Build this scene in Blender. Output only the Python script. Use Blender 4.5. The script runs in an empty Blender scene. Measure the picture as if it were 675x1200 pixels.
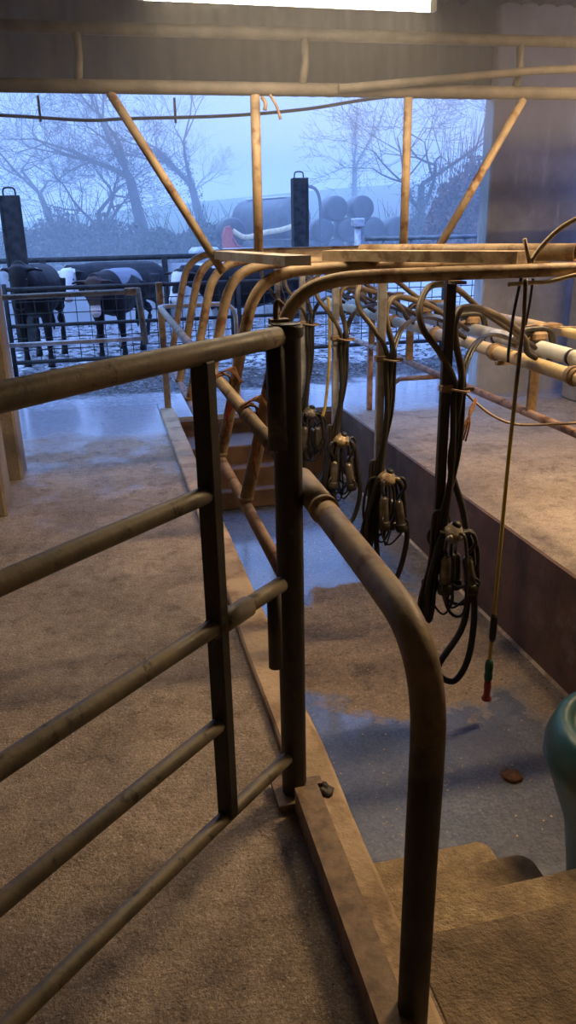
import bpy, math, random
from mathutils import Vector, Matrix, noise
PI = math.pi
col = bpy.context.scene.collection
V = Vector
random.seed(7)

# ------------------------------------------------------------------ materials
def nd(nt, t, **k):
    n = nt.nodes.new(t)
    for a, b in k.items():
        if a in n.inputs: n.inputs[a].default_value = b
        else: setattr(n, a, b)
    return n

def mat(name, c1, c2=None, rough=.6, metal=0., scale=8., bump=.15, bscale=60., detail=6, rough2=None, c3=None, s3=2., t3=(.5, .62), spec=.5, noisew=(.35, .65), coat=0, bdist=.01):
    m = bpy.data.materials.new(name); m.use_nodes = True
    nt = m.node_tree; b = nt.nodes['Principled BSDF']; L = nt.links
    tc = nd(nt, 'ShaderNodeTexCoord')
    b.inputs['Metallic'].default_value = metal
    b.inputs['Specular IOR Level'].default_value = spec
    b.inputs['Coat Weight'].default_value = coat
    n1 = nd(nt, 'ShaderNodeTexNoise', Scale=scale, Detail=detail, Roughness=.6)
    L.new(tc.outputs['Object'], n1.inputs['Vector'])
    r1 = nd(nt, 'ShaderNodeValToRGB'); r1.color_ramp.elements[0].position = noisew[0]; r1.color_ramp.elements[1].position = noisew[1]
    r1.color_ramp.elements[0].color = (*c1, 1); r1.color_ramp.elements[1].color = (*(c2 or c1), 1)
    L.new(n1.outputs['Fac'], r1.inputs['Fac'])
    out = r1.outputs['Color']
    if c3:
        n3 = nd(nt, 'ShaderNodeTexNoise', Scale=s3, Detail=5., Roughness=.65)
        L.new(tc.outputs['Object'], n3.inputs['Vector'])
        mr = nd(nt, 'ShaderNodeMapRange'); mr.inputs['From Min'].default_value = t3[0]; mr.inputs['From Max'].default_value = t3[1]
        L.new(n3.outputs['Fac'], mr.inputs['Value'])
        mx = nd(nt, 'ShaderNodeMix', data_type='RGBA')
        L.new(mr.outputs['Result'], mx.inputs[0]); L.new(out, mx.inputs[6]); mx.inputs[7].default_value = (*c3, 1)
        out = mx.outputs[2]
    L.new(out, b.inputs['Base Color'])
    if rough2 is not None:
        mr2 = nd(nt, 'ShaderNodeMapRange'); mr2.inputs['From Min'].default_value = .35; mr2.inputs['From Max'].default_value = .65
        mr2.inputs['To Min'].default_value = rough; mr2.inputs['To Max'].default_value = rough2
        L.new(n1.outputs['Fac'], mr2.inputs['Value']); L.new(mr2.outputs['Result'], b.inputs['Roughness'])
    else: b.inputs['Roughness'].default_value = rough
    if bump:
        n2 = nd(nt, 'ShaderNodeTexNoise', Scale=bscale, Detail=4., Roughness=.6)
        L.new(tc.outputs['Object'], n2.inputs['Vector'])
        bp = nd(nt, 'ShaderNodeBump', Strength=bump, Distance=bdist)
        L.new(n2.outputs['Fac'], bp.inputs['Height']); L.new(bp.outputs['Normal'], b.inputs['Normal'])
    return m

M = {}
M['tube'] = mat('dirty_tube', (.22, .155, .09), (.42, .305, .18), rough=.5, rough2=.7, metal=.1, scale=9, bump=.35, bscale=55, c3=(.16, .075, .035), s3=11, t3=(.52, .64), bdist=.004)
M['near_black'] = mat('mottled_near_black', (.016, .013, .011), (.045, .034, .025), rough=.5, rough2=.65, scale=10, bump=.3, bscale=60, c3=(.09, .06, .035), s3=14, t3=(.6, .72), bdist=.004)  # near-black mottled tone for posts, uprights and the dark clump
M['tube_dark'] = mat('dull_gate_tube', (.10, .085, .062), (.20, .16, .105), rough=.45, rough2=.65, metal=.15, scale=12, bump=.3, bscale=70, c3=(.05, .035, .025), s3=20, t3=(.58, .66), bdist=.004)
def by_height(name, low, high, z0, z1, wob=.12, ns=9.):
    """one colour below, another above: two procedural materials joined at a ragged line"""
    m = M[high].copy(); m.name = name; nt = m.node_tree; b = nt.nodes['Principled BSDF']; L = nt.links
    src = b.inputs['Base Color'].links[0].from_socket
    g = nd(nt, 'ShaderNodeNewGeometry'); sp_ = nd(nt, 'ShaderNodeSeparateXYZ'); L.new(g.outputs['Position'], sp_.inputs[0])
    n = nd(nt, 'ShaderNodeTexNoise', Scale=ns, Detail=5.); L.new(g.outputs['Position'], n.inputs['Vector'])
    a = nd(nt, 'ShaderNodeMath', operation='MULTIPLY_ADD'); L.new(n.outputs['Fac'], a.inputs[0]); a.inputs[1].default_value = wob*2; L.new(sp_.outputs['Z'], a.inputs[2])
    mr = nd(nt, 'ShaderNodeMapRange'); mr.inputs['From Min'].default_value = z0+wob; mr.inputs['From Max'].default_value = z1+wob; L.new(a.outputs[0], mr.inputs['Value'])
    mx = nd(nt, 'ShaderNodeMix', data_type='RGBA'); L.new(mr.outputs['Result'], mx.inputs[0]); mx.inputs[6].default_value = (*low, 1); L.new(src, mx.inputs[7])
    L.new(mx.outputs[2], b.inputs['Base Color']); return m
M['rail'] = by_height('handrail_darker_low', (.032, .024, .017), 'tube', .68, .90, .06)  # handrail tube, darker towards the foot
M['galv'] = mat('galvanised_steel', (.30, .31, .33), (.48, .48, .50), rough=.45, metal=.35, scale=14, bump=.2, bscale=80, c3=(.22, .15, .09), s3=6, t3=(.5, .7), bdist=.004)
M['pink'] = mat('rusted_pink_tube', (.34, .20, .14), (.46, .33, .27), rough=.6, metal=.1, scale=10, bump=.3, bscale=60, c3=(.18, .09, .05), s3=12, bdist=.004)
M['milkpipe'] = mat('dirty_cream_pipe', (.42, .31, .16), (.58, .47, .28), rough=.4, scale=7, bump=.15, bscale=50, c3=(.25, .15, .07), s3=9, t3=(.6, .72), bdist=.003)
M['whitepipe'] = mat('grey_plastic_pipe', (.42, .46, .46), (.58, .60, .58), rough=.4, scale=6, bump=.1, c3=(.28, .22, .15), s3=8, t3=(.55, .7), bdist=.003)
M['concrete'] = mat('dirty_concrete', (.22, .17, .12), (.34, .275, .20), rough=.8, scale=3, bump=.5, bscale=45, c3=(.2, .14, .09), s3=1.6, t3=(.5, .7), bdist=.02)
M['kerb'] = mat('kerb_concrete', (.44, .31, .18), (.58, .42, .25), rough=.8, scale=6, bump=.5, bscale=50, c3=(.28, .18, .10), s3=4, bdist=.012)
M['step'] = mat('gritty_step_concrete', (.28, .195, .10), (.52, .39, .22), rough=.85, scale=38, bump=.9, bscale=110, c3=(.20, .14, .08), s3=7, t3=(.45, .7), bdist=.012, noisew=(.3, .7))
M['landing'] = mat('dirty_shade_toned_landing', (.22, .155, .085), (.42, .31, .18), rough=.85, scale=30, bump=.9, bscale=100, c3=(.16, .11, .065), s3=4, t3=(.42, .65), bdist=.012, noisew=(.3, .7))  # darker than the steps: lit-and-shade contrast put into the colour, over dirt
M['pitwall'] = mat('stained_pit_wall', (.085, .044, .024), (.155, .082, .048), rough=.65, scale=5, bump=.4, bscale=35, c3=(.22, .15, .12), s3=3, t3=(.58, .75), bdist=.01)
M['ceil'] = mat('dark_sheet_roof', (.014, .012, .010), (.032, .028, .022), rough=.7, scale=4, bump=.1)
M['darkbeam'] = mat('old_steel_beam', (.075, .062, .05), (.15, .125, .10), rough=.7, metal=.1, scale=9, bump=.4, bscale=50, bdist=.005)
M['feedsteel'] = mat('blue_grey_steel', (.08, .085, .09), (.15, .155, .16), rough=.5, metal=.2, scale=9, bump=.1)
M['wood'] = mat('weathered_plank', (.36, .27, .17), (.52, .42, .29), rough=.85, scale=11, bump=.5, bscale=40, c3=(.22, .15, .09), s3=9, bdist=.006)
M['greywood'] = mat('grey_weathered_plank', (.36, .35, .33), (.50, .48, .44), rough=.85, scale=11, bump=.5, bscale=40, c3=(.30, .22, .14), s3=5, bdist=.006)
M['rubber'] = mat('black_rubber', (.012, .011, .010), (.035, .03, .025), rough=.42, scale=20, bump=.1, c3=(.11, .08, .05), s3=12, t3=(.62, .8))
M['hose'] = mat('dusty_milk_hose', (.06, .045, .030), (.15, .112, .068), rough=.5, scale=7, bump=.1, c3=(.22, .16, .095), s3=5, t3=(.55, .75))
M['hose'] = by_height('hose_dusty_on_top', (.016, .014, .012), 'hose', .98, 1.10, .03)
M['steel'] = mat('dull_stainless_steel', (.10, .088, .07), (.20, .175, .14), rough=.32, metal=.6, scale=20, bump=.1, c3=(.12, .09, .06), s3=16, t3=(.55, .7))
M['claw'] = mat('dirty_claw_bowl', (.24, .16, .08), (.40, .31, .19), rough=.35, metal=.2, scale=22, bump=.2)
M['clawgrey'] = mat('grey_claw_bowl', (.20, .17, .14), (.32, .28, .23), rough=.35, metal=.3, scale=22, bump=.2)
M['yellow'] = mat('yellow_hose', (.42, .29, .05), (.60, .44, .10), rough=.45, scale=12, bump=.05, c3=(.4, .25, .08), s3=9, t3=(.6, .75))
M['yellowdusty'] = by_height('yellow_hose_grimy', (.50, .36, .06), 'hose', .80, 1.05, .1)
M['green'] = mat('green_plastic', (.015, .07, .045), (.03, .11, .07), rough=.45, scale=12, bump=.05)
M['red'] = mat('red_plastic', (.28, .035, .02), (.42, .06, .035), rough=.45, scale=12, bump=.05)
M['teal'] = mat('teal_plastic', (.018, .075, .08), (.03, .11, .115), rough=.38, scale=5, bump=.08, c3=(.04, .09, .075), s3=4)
M['twine'] = mat('orange_baler_twine', (.20, .075, .03), (.34, .17, .08), rough=.8, scale=60, bump=.3)
M['twinered'] = mat('red_baler_twine', (.32, .04, .03), (.42, .08, .06), rough=.8, scale=60, bump=.3)
M['wire'] = mat('pale_flex', (.30, .21, .13), (.46, .33, .2), rough=.6, scale=20, bump=.1)
M['yardsteel'] = mat('dark_yard_steel', (.018, .018, .02), (.045, .042, .04), rough=.75, metal=0, spec=.2, scale=9, bump=.2)
M['bale'] = mat('black_bale_wrap', (.012, .013, .016), (.022, .024, .03), rough=.3, scale=2, bump=.35, bscale=9, bdist=.04)
M['tanker'] = mat('grey_tanker_paint', (.04, .045, .05), (.09, .095, .10), rough=.4, scale=3, bump=.1)
M['tankertop'] = mat('pale_tanker_top', (.5, .52, .55), (.62, .64, .66), rough=.5, scale=3, bump=.1)
M['panel'] = mat('pale_concrete_panel', (.30, .31, .33), (.42, .43, .44), rough=.85, scale=2, bump=.3, bscale=20, c3=(.2, .2, .19), s3=1.2)
M['bark'] = mat('dark_bark', (.03, .026, .022), (.06, .052, .042), rough=.9, scale=6, bump=.4, bscale=20)
M['ivy'] = mat('dark_ivy', (.015, .03, .012), (.045, .065, .025), rough=.6, scale=3, bump=0)
M['scrub'] = mat('winter_scrub', (.045, .045, .025), (.10, .09, .05), rough=.8, scale=1.5, bump=0)
M['rustleaf'] = mat('rust_brown_leaves', (.10, .045, .03), (.17, .08, .05), rough=.8, scale=2, bump=0)
M['field'] = mat('pasture', (.05, .09, .03), (.09, .14, .045), rough=.95, scale=.08, bump=.2, bscale=1, c3=(.09, .08, .05), s3=.05)
M['apron'] = mat('wet_yard_concrete', (.30, .31, .33), (.46, .47, .50), rough=.35, rough2=.6, scale=.8, bump=.3, bscale=9, c3=(.12, .11, .10), s3=1.5, t3=(.56, .66), bdist=.02)
M['dung'] = mat('dried_dung', (.09, .045, .025), (.20, .09, .05), rough=.9, scale=25, bump=.6, bscale=60)
M['bodge'] = mat('grimy_brown_fitting', (.16, .10, .055), (.34, .23, .13), rough=.65, scale=25, bump=.4, bscale=70, bdist=.004)

# right stub wall: whitewashed, streaky
m = mat('streaked_render_wall', (.27, .27, .26), (.42, .42, .42), rough=.85, scale=2.2, bump=.3, bscale=25, c3=(.60, .60, .60), s3=5, t3=(.58, .78)); M['render'] = m
for n in m.node_tree.nodes:
    if n.type == 'TEX_NOISE' and abs(n.inputs['Scale'].default_value - 5) < .01:
        mp = nd(m.node_tree, 'ShaderNodeMapping'); mp.inputs['Scale'].default_value = (1, 1, .25)
        src = n.inputs['Vector'].links[0].from_socket
        m.node_tree.links.new(src, mp.inputs['Vector']); m.node_tree.links.new(mp.outputs['Vector'], n.inputs['Vector'])

def floor_mat(name, ca, cb, cgrit, wet, wetcol, wetfn, wet_rough=.08, gritscale=110, bump=.5, wetbump=.08):
    """concrete with grit and wet patches; wetfn(nt, position) -> 0..1 socket"""
    m = bpy.data.materials.new(name); m.use_nodes = True
    nt = m.node_tree; b = nt.nodes['Principled BSDF']; L = nt.links
    g = nd(nt, 'ShaderNodeNewGeometry'); P = g.outputs['Position']
    def noi(s, d=6, r=.6):
        n = nd(nt, 'ShaderNodeTexNoise', Scale=s, Detail=float(d), Roughness=r); L.new(P, n.inputs['Vector']); return n.outputs['Fac']
    def ramp(s, a, b_, ta=0., tb=1.):
        r = nd(nt, 'ShaderNodeMapRange'); r.inputs['From Min'].default_value = a; r.inputs['From Max'].default_value = b_
        r.inputs['To Min'].default_value = ta; r.inputs['To Max'].default_value = tb
        L.new(s, r.inputs['Value']); return r.outputs['Result']
    def mixc(f, a, b_):
        x = nd(nt, 'ShaderNodeMix', data_type='RGBA'); L.new(f, x.inputs[0])
        for i, c in ((6, a), (7, b_)):
            if isinstance(c, tuple): x.inputs[i].default_value = (*c, 1)
            else: L.new(c, x.inputs[i])
        return x.outputs[2]
    def mth(op, a, b_=0.):
        x = nd(nt, 'ShaderNodeMath', operation=op)
        for i, c in ((0, a), (1, b_)):
            if isinstance(c, (int, float)): x.inputs[i].default_value = c
            else: L.new(c, x.inputs[i])
        return x.outputs[0]
    base = mixc(ramp(noi(1.3, 8, .62), .36, .66), ca, cb)
    base = mixc(ramp(noi(9, 8, .7), .50, .72), base, tuple(x*.62 for x in ca))
    patch = mth('MULTIPLY', ramp(noi(.9, 4, .55), .545, .555), .35)      # pale thin screed patches
    base = mixc(patch, base, tuple(min(1, x*1.25) for x in cb))
    vo = nd(nt, 'ShaderNodeTexVoronoi', feature='DISTANCE_TO_EDGE', Scale=.75)
    dv = nd(nt, 'ShaderNodeVectorMath', operation='MULTIPLY_ADD'); nv = nd(nt, 'ShaderNodeTexNoise', Scale=3., Detail=6.); L.new(P, nv.inputs['Vector'])
    L.new(nv.outputs['Color'], dv.inputs[0]); dv.inputs[1].default_value = (.5, .5, .5); L.new(P, dv.inputs[2]); L.new(dv.outputs['Vector'], vo.inputs['Vector'])
    crack = mth('MULTIPLY', ramp(vo.outputs['Distance'], .006, .002), ramp(noi(1.7, 3), .52, .58))
    base = mixc(mth('MULTIPLY', crack, .6), base, tuple(x*.4 for x in ca))
    grit = ramp(noi(gritscale, 3, .7), .58, .66)
    base = mixc(grit, base, cgrit)
    dark = ramp(noi(gritscale*.7, 4, .7), .60, .68)
    base = mixc(dark, base, tuple(x*.35 for x in ca))
    w = wetfn(nt, P, noi, ramp, mth)
    c = mixc(w, base, wetcol)
    sc = nd(nt, 'ShaderNodeVectorMath', operation='SCALE'); L.new(c, sc.inputs[0])
    L.new(mth('MULTIPLY', ramp(noi(gritscale*.9, 3, .75), .38, .62, .80, 1.2), ramp(noi(22, 5, .7), .36, .64, .86, 1.14)), sc.inputs['Scale'])
    L.new(sc.outputs['Vector'], b.inputs['Base Color'])
    rr = nd(nt, 'ShaderNodeMix', data_type='FLOAT'); L.new(w, rr.inputs[0]); rr.inputs[2].default_value = .75; rr.inputs[3].default_value = wet_rough
    L.new(rr.outputs[0], b.inputs['Roughness']); L.new(w, b.inputs['Coat Weight']); b.inputs['Coat Roughness'].default_value = .12
    sx = nd(nt, 'ShaderNodeMix', data_type='FLOAT'); L.new(w, sx.inputs[0]); sx.inputs[2].default_value = .2; sx.inputs[3].default_value = .6; L.new(sx.outputs[0], b.inputs['Specular IOR Level'])
    bs = nd(nt, 'ShaderNodeMix', data_type='FLOAT'); L.new(w, bs.inputs[0]); bs.inputs[2].default_value = bump; bs.inputs[3].default_value = wetbump
    h = mth('ADD', mth('MULTIPLY', noi(gritscale*.8, 4, .7), 1.), mth('MULTIPLY', noi(14, 5, .6), 1.5))
    bp = nd(nt, 'ShaderNodeBump', Distance=.012); L.new(bs.outputs[0], bp.inputs['Strength']); L.new(h, bp.inputs['Height'])
    L.new(bp.outputs['Normal'], b.inputs['Normal'])
    return m

def wet_walk(nt, P, noi, ramp, mth):
    s = nd(nt, 'ShaderNodeSeparateXYZ'); nt.links.new(P, s.inputs[0])
    y = s.outputs['Y']
    e = mth('ADD', y, mth('MULTIPLY', noi(1.2, 5), 1.1))
    near = ramp(e, 6.75, 7.05)
    damp = mth('MULTIPLY', ramp(e, 4.6, 6.6), .45)
    dry = ramp(noi(2.2, 6), .60, .50)
    return mth('MAXIMUM', mth('MULTIPLY', near, 1.0), mth('MULTIPLY', damp, mth('SUBTRACT', 1., dry)))
def wet_pit(nt, P, noi, ramp, mth):
    s = nd(nt, 'ShaderNodeSeparateXYZ'); nt.links.new(P, s.inputs[0])
    v = nd(nt, 'ShaderNodeVectorMath', operation='DISTANCE'); nt.links.new(P, v.inputs[0]); v.inputs[1].default_value = (1.38, 3.55, -.62)
    d = mth('ADD', v.outputs['Value'], mth('MULTIPLY', noi(2.6, 6), .9))
    island = ramp(d, 1.16, 1.24)
    xr = ramp(mth('ADD', s.outputs['X'], mth('MULTIPLY', noi(3.5, 5), .35)), 2.12, 1.98)
    xl = ramp(mth('ADD', s.outputs['X'], mth('MULTIPLY', noi(4.5, 5), .3)), .80, .88)
    far = ramp(s.outputs['Y'], 2.9, 3.3)
    xl = mth('MAXIMUM', xl, far)
    br = ramp(noi(7, 6, .7), .30, .36)
    return mth('MULTIPLY', mth('MULTIPLY', island, br), mth('MULTIPLY', xr, xl))
def wet_plat(nt, P, noi, ramp, mth):
    s = nd(nt, 'ShaderNodeSeparateXYZ'); nt.links.new(P, s.inputs[0])
    e = mth('ADD', s.outputs['Y'], mth('MULTIPLY', noi(1.2, 5), 1.1))
    return ramp(e, 7.0, 7.3)
def wet_mud(nt, P, noi, ramp, mth):
    s = nd(nt, 'ShaderNodeSeparateXYZ'); nt.links.new(P, s.inputs[0])
    e = mth('ADD', s.outputs['Y'], mth('MULTIPLY', noi(1.4, 5), .9))
    ridge = mth('MULTIPLY', ramp(e, 8.35, 8.6), ramp(e, 9.5, 9.1))
    specks = ramp(noi(6.5, 8, .8), .47, .51)
    near = ramp(e, 8.6, 8.3)
    n2 = ramp(noi(20, 6, .8), .60, .66)
    a = mth('MAXIMUM', specks, near)
    a = mth('MULTIPLY', a, mth('SUBTRACT', 1., mth('MULTIPLY', ridge, .9)))
    return mth('MAXIMUM', a, mth('MULTIPLY', n2, ridge))

M['walk'] = floor_mat('walkway_concrete', (.31, .235, .165), (.47, .375, .28), (.64, .53, .42), 1, (.36, .36, .40), wet_walk, wet_rough=.22, bump=.8, wetbump=.25)
M['pit'] = floor_mat('pit_floor_concrete', (.16, .12, .085), (.26, .195, .135), (.36, .29, .21), 1, (.10, .115, .15), wet_pit, wet_rough=.14, gritscale=75, bump=.6, wetbump=.45)
M['plat'] = floor_mat('platform_concrete', (.30, .235, .18), (.46, .375, .295), (.60, .50, .40), 1, (.36, .36, .40), wet_plat, wet_rough=.22, bump=.7, wetbump=.25)
M['mud'] = floor_mat('slurry_yard', (.022, .018, .016), (.05, .042, .035), (.20, .21, .23), 1, (.38, .39, .43), wet_mud, wet_rough=.25, gritscale=26, bump=1., wetbump=.6)

# cow hide by colour attribute
def hide(name):
    m = bpy.data.materials.new(name); m.use_nodes = True; nt = m.node_tree; b = nt.nodes['Principled BSDF']
    a = nd(nt, 'ShaderNodeVertexColor'); a.layer_name = 'Col'
    nt.links.new(a.outputs['Color'], b.inputs['Base Color']); b.inputs['Roughness'].default_value = .6; b.inputs['Specular IOR Level'].default_value = .12
    tc = nd(nt, 'ShaderNodeTexCoord'); n = nd(nt, 'ShaderNodeTexNoise', Scale=60., Detail=4.); nt.links.new(tc.outputs['Object'], n.inputs['Vector'])
    bp = nd(nt, 'ShaderNodeBump', Strength=.25, Distance=.01); nt.links.new(n.outputs['Fac'], bp.inputs['Height']); nt.links.new(bp.outputs['Normal'], b.inputs['Normal'])
    return m
M['hide'] = hide('cow_hide')
def emis(name, c, s):
    m = bpy.data.materials.new(name); m.use_nodes = True; b = m.node_tree.nodes['Principled BSDF']
    b.inputs['Emission Color'].default_value = (*c, 1); b.inputs['Emission Strength'].default_value = s; b.inputs['Base Color'].default_value = (.8, .8, .8, 1)
    return m
M['lamp'] = emis('lit_fluorescent_tube', (1., .88, .70), 24.)

# ------------------------------------------------------------------ geometry
class MB:
    def __init__(s): s.v = []; s.f = []; s.sm = []
    def add(s, vs, fs, smooth):
        o = len(s.v); s.v += [tuple(p) for p in vs]; s.f += [tuple(i+o for i in f) for f in fs]
        s.sm += smooth if isinstance(smooth, list) else [smooth]*len(fs)
    def box(s, c, d, rot=None, bev=0.):
        hx, hy, hz = d[0]/2, d[1]/2, d[2]/2
        b = min(bev, hx*.9, hy*.9, hz*.9)
        R = rot or Matrix.Identity(3); c = V(c)
        if b <= 0:
            vs = [c + R @ V((sx*hx, sy*hy, sz*hz)) for sz in (-1, 1) for sx, sy in ((-1, -1), (1, -1), (1, 1), (-1, 1))]
            s.add(vs, [(3, 2, 1, 0), (4, 5, 6, 7), (0, 1, 5, 4), (1, 2, 6, 5), (2, 3, 7, 6), (3, 0, 4, 7)], False); return
        vs = []
        for sz in (-1, 1):
            for z, i in ((sz*hz, b), (sz*(hz-b), 0)):
                for sx, sy in ((-1, -1), (1, -1), (1, 1), (-1, 1)):
                    ax = (hx-i); ay = (hy-i)
                    p = [(sx*ax, sy*(ay-(b if not i else 0))), (sx*(ax-(b if not i else 0)), sy*ay)]
                    if sx*sy < 0: p.reverse()
                    for q in p: vs.append(c + R @ V((q[0], q[1], z)))
        # rings: 0 bottom inner,1 bottom outer,2 top inner(z hi),3 top outer -> order
        rings = [list(range(0, 8)), list(range(8, 16)), list(range(24, 32)), list(range(16, 24))]
        fs = [tuple(reversed(rings[0])), tuple(rings[3])]
        for a in range(3):
            for i in range(8):
                j = (i+1) % 8; fs.append((rings[a][i], rings[a][j], rings[a+1][j], rings[a+1][i]))
        s.add(vs, fs, False)
    def tube(s, pts, r, n=12, cap=True, hollow=0., flat=1.):
        pts = [V(p) for p in pts]; N = len(pts)
        rs = r if isinstance(r, (list, tuple)) else [r]*N
        T = []
        for i in range(N):
            a = pts[max(0, i-1)]; b = pts[min(N-1, i+1)]
            t = (b-a); T.append(t.normalized() if t.length > 1e-9 else V((0, 0, 1)))
        up = V((0, 0, 1)) if abs(T[0].z) < .9 else V((1, 0, 0))
        u = T[0].cross(up).normalized(); vs = []; fs = []
        for i in range(N):
            u = (u - T[i]*u.dot(T[i])).normalized(); w = T[i].cross(u)
            for k in range(n):
                a = 2*PI*k/n; vs.append(pts[i] + (u*math.cos(a) + w*math.sin(a)*flat)*rs[i])
        for i in range(N-1):
            for k in range(n):
                k2 = (k+1) % n; fs.append((i*n+k, i*n+k2, (i+1)*n+k2, (i+1)*n+k))
        sm = [True]*len(fs)
        if cap:
            fs.append(tuple(reversed(range(n)))); fs.append(tuple(range((N-1)*n, N*n))); sm += [False, False]
        s.add(vs, fs, sm)
    def pipe_open(s, a, b, r, th=.005, n=16):
        """straight hollow tube open at end b"""
        a = V(a); b = V(b); t = (b-a).normalized()
        s.tube([a, b], r, n, cap=False)
        u = t.cross(V((0, 0, 1)) if abs(t.z) < .9 else V((1, 0, 0))).normalized(); w = t.cross(u)
        ring = lambda c, rr: [c + (u*math.cos(2*PI*k/n)+w*math.sin(2*PI*k/n))*rr for k in range(n)]
        vs = ring(b, r) + ring(b, r-th) + ring(b - t*min(.25, (b-a).length*.5), r-th)
        fs = [(k, (k+1) % n, n+(k+1) % n, n+k) for k in range(n)] + [(n+k, n+(k+1) % n, 2*n+(k+1) % n, 2*n+k) for k in range(n)] + [tuple(range(2*n, 3*n))]
        s.add(vs, fs, False)
    def lathe(s, prof, c=(0, 0, 0), n=16, axis=None, smooth=True):
        """prof [(r,h)] around axis from c"""
        c = V(c); t = V(axis or (0, 0, 1)).normalized()
        u = t.cross(V((0, 0, 1)) if abs(t.z) < .9 else V((1, 0, 0))).normalized(); w = t.cross(u)
        vs = []; fs = []
        for r, h in prof:
            for k in range(n):
                a = 2*PI*k/n; vs.append(c + t*h + (u*math.cos(a)+w*math.sin(a))*r)
        for i in range(len(prof)-1):
            for k in range(n):
                k2 = (k+1) % n; fs.append((i*n+k, i*n+k2, (i+1)*n+k2, (i+1)*n+k))
        fs.append(tuple(reversed(range(n)))); fs.append(tuple(range((len(prof)-1)*n, len(prof)*n)))
        s.add(vs, fs, [smooth]*(len(fs)-2)+[False]*2)
    def prism(s, poly, axis, a, b):
        """polygon extruded along 'x','y' or 'z'"""
        def mk(p, h): return {'x': (h, p[0], p[1]), 'y': (p[0], h, p[1]), 'z': (p[0], p[1], h)}[axis]
        n = len(poly); vs = [mk(p, a) for p in poly] + [mk(p, b) for p in poly]
        s.add(vs, [tuple(reversed(range(n))), tuple(range(n, 2*n))] + [(i, (i+1) % n, n+(i+1) % n, n+i) for i in range(n)], False)
    def build(s, name, m, parent=None, loc=None):
        me = bpy.data.meshes.new(name); me.from_pydata(s.v, [], s.f); me.update()
        me.polygons.foreach_set('use_smooth', s.sm)
        me.materials.append(m); o = bpy.data.objects.new(name, me); col.objects.link(o)
        if parent: o.parent = parent
        if loc: o.location = loc
        return o

def cat(pts, k=6):
    """Catmull-Rom through the points"""
    P = [V(p) for p in pts]; out = []
    for i in range(len(P)-1):
        p0 = P[max(0, i-1)]; p1 = P[i]; p2 = P[i+1]; p3 = P[min(len(P)-1, i+2)]
        for j in range(k):
            t = j/k; out.append(.5*((2*p1)+(p2-p0)*t+(2*p0-5*p1+4*p2-p3)*t*t+(3*p1-p0-3*p2+p3)*t**3))
    out.append(P[-1]); return out

def tag(o, label, cat_, group=None, kind=None):
    o['label'] = label; o['category'] = cat_
    if group: o['group'] = group
    if kind: o['kind'] = kind
    return o
def empty(name, loc=(0, 0, 0), rz=0.):
    o = bpy.data.objects.new(name, None); col.objects.link(o); o.location = loc; o.rotation_euler = (0, 0, rz); o.empty_display_size = .1; return o
def struct(name, b, m, label=None):
    o = b.build(name, m); o['kind'] = 'structure'
    if label: o['label'] = label
    return o
def copy_tree(o, parent=None):
    c = o.copy(); col.objects.link(c); c.parent = parent
    for ch in list(o.children): copy_tree(ch, c)
    return c
def grid(x0, x1, y0, y1, nx, ny, fz):
    b = MB(); vs = [(x0+(x1-x0)*i/nx, y0+(y1-y0)*j/ny, 0) for j in range(ny+1) for i in range(nx+1)]
    vs = [(x, y, fz(x, y)) for x, y, _ in vs]
    fs = [(j*(nx+1)+i, j*(nx+1)+i+1, (j+1)*(nx+1)+i+1, (j+1)*(nx+1)+i) for j in range(ny) for i in range(nx)]
    b.add(vs, fs, True); return b

# ------------------------------------------------------------------ the setting
PL, PR, PZ = .55, 2.08, -.62          # pit: left, right, floor height
KZ = .0
YE = 7.5                              # where the sheltered concrete stops
# walkway left of the pit
b = MB(); b.box((-1.2, 1.75, -.15), (3.24, 11.5, .3)); struct('floor', b, M['walk'], 'concrete walkway left of the milking pit')
# near landing, right platform, slab past the pit
b = MB(); b.box((1.59, -1.38, -.15), (2.34-.0, 5.24, .3)); struct('floor', b, M['walk'], 'landing floor at the head of the steps')
b = MB(); b.box((3.54, 1.75, -.15), (2.92-.02, 11.5, .3)); struct('floor', b, M['plat'], 'raised concrete platform right of the pit')
b = MB(); b.box((1.25, 7.17, -.15), (1.67, .66, .3)); struct('floor', b, M['walk'], 'wet concrete past the far end of the pit')
b = MB(); b.box((1.315, 4.0, PZ-.05), (1.6, 5.7, .1)); struct('floor', b, M['pit'], 'wet concrete floor of the milking pit')
# pit walls
b = MB(); b.box((PR, 4.02, (PZ-.004)/2), (.022, 5.56, -PZ+.0)); struct('wall_right', b, M['pitwall'], 'stained brown wall on the right of the pit')
b = MB(); b.box((PL-.05, 4.02, (PZ-.1)/2), (.10, 5.56, -PZ-.1)); struct('wall_left', b, M['pitwall'])
b = MB(); b.box((1.31, 6.81, (PZ-.02)/2-.005), (1.5, .05, -PZ-.03)); struct('wall_far', b, M['pitwall'])
b = MB(); b.box((1.31, 1.23, PZ/2-.02), (1.5, .04, -PZ-.05)); struct('wall_near', b, M['pitwall'])
# right lip of the platform edge
# kerb strip along the walkway edge, with a steel angle on the near stretch
b = MB()
ys = [.6+i*.155 for i in range(43)]
sec = []
for y in ys:
    j = noise.noise(V((y*1.7, 0, 3)))*.008; k = noise.noise(V((y*2.3, 5, 1)))*.008
    zt = .035 + noise.noise(V((y, 2, 2)))*.004
    sec.append([(.42+j, y, -.05), (.42+j, y, zt-.008), (.428+j, y, zt), (.540+k, y, zt-.002), (.553+k, y, zt-.015), (.553+k, y, -.25)])
vs = [p for q in sec for p in q]; fs = []
for i in range(len(ys)-1):
    for k in range(5): fs.append((i*6+k, i*6+k+1, (i+1)*6+k+1, (i+1)*6+k))
b.add(vs, fs, False); struct('trim_1', b, M['kerb'], 'pale concrete kerb along the pit edge')
b = MB(); b.prism([(.402, 0), (.402, .085), (.470, .085), (.470, .072), (.418, .072), (.418, 0)], 'y', .55, 1.74)
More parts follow.
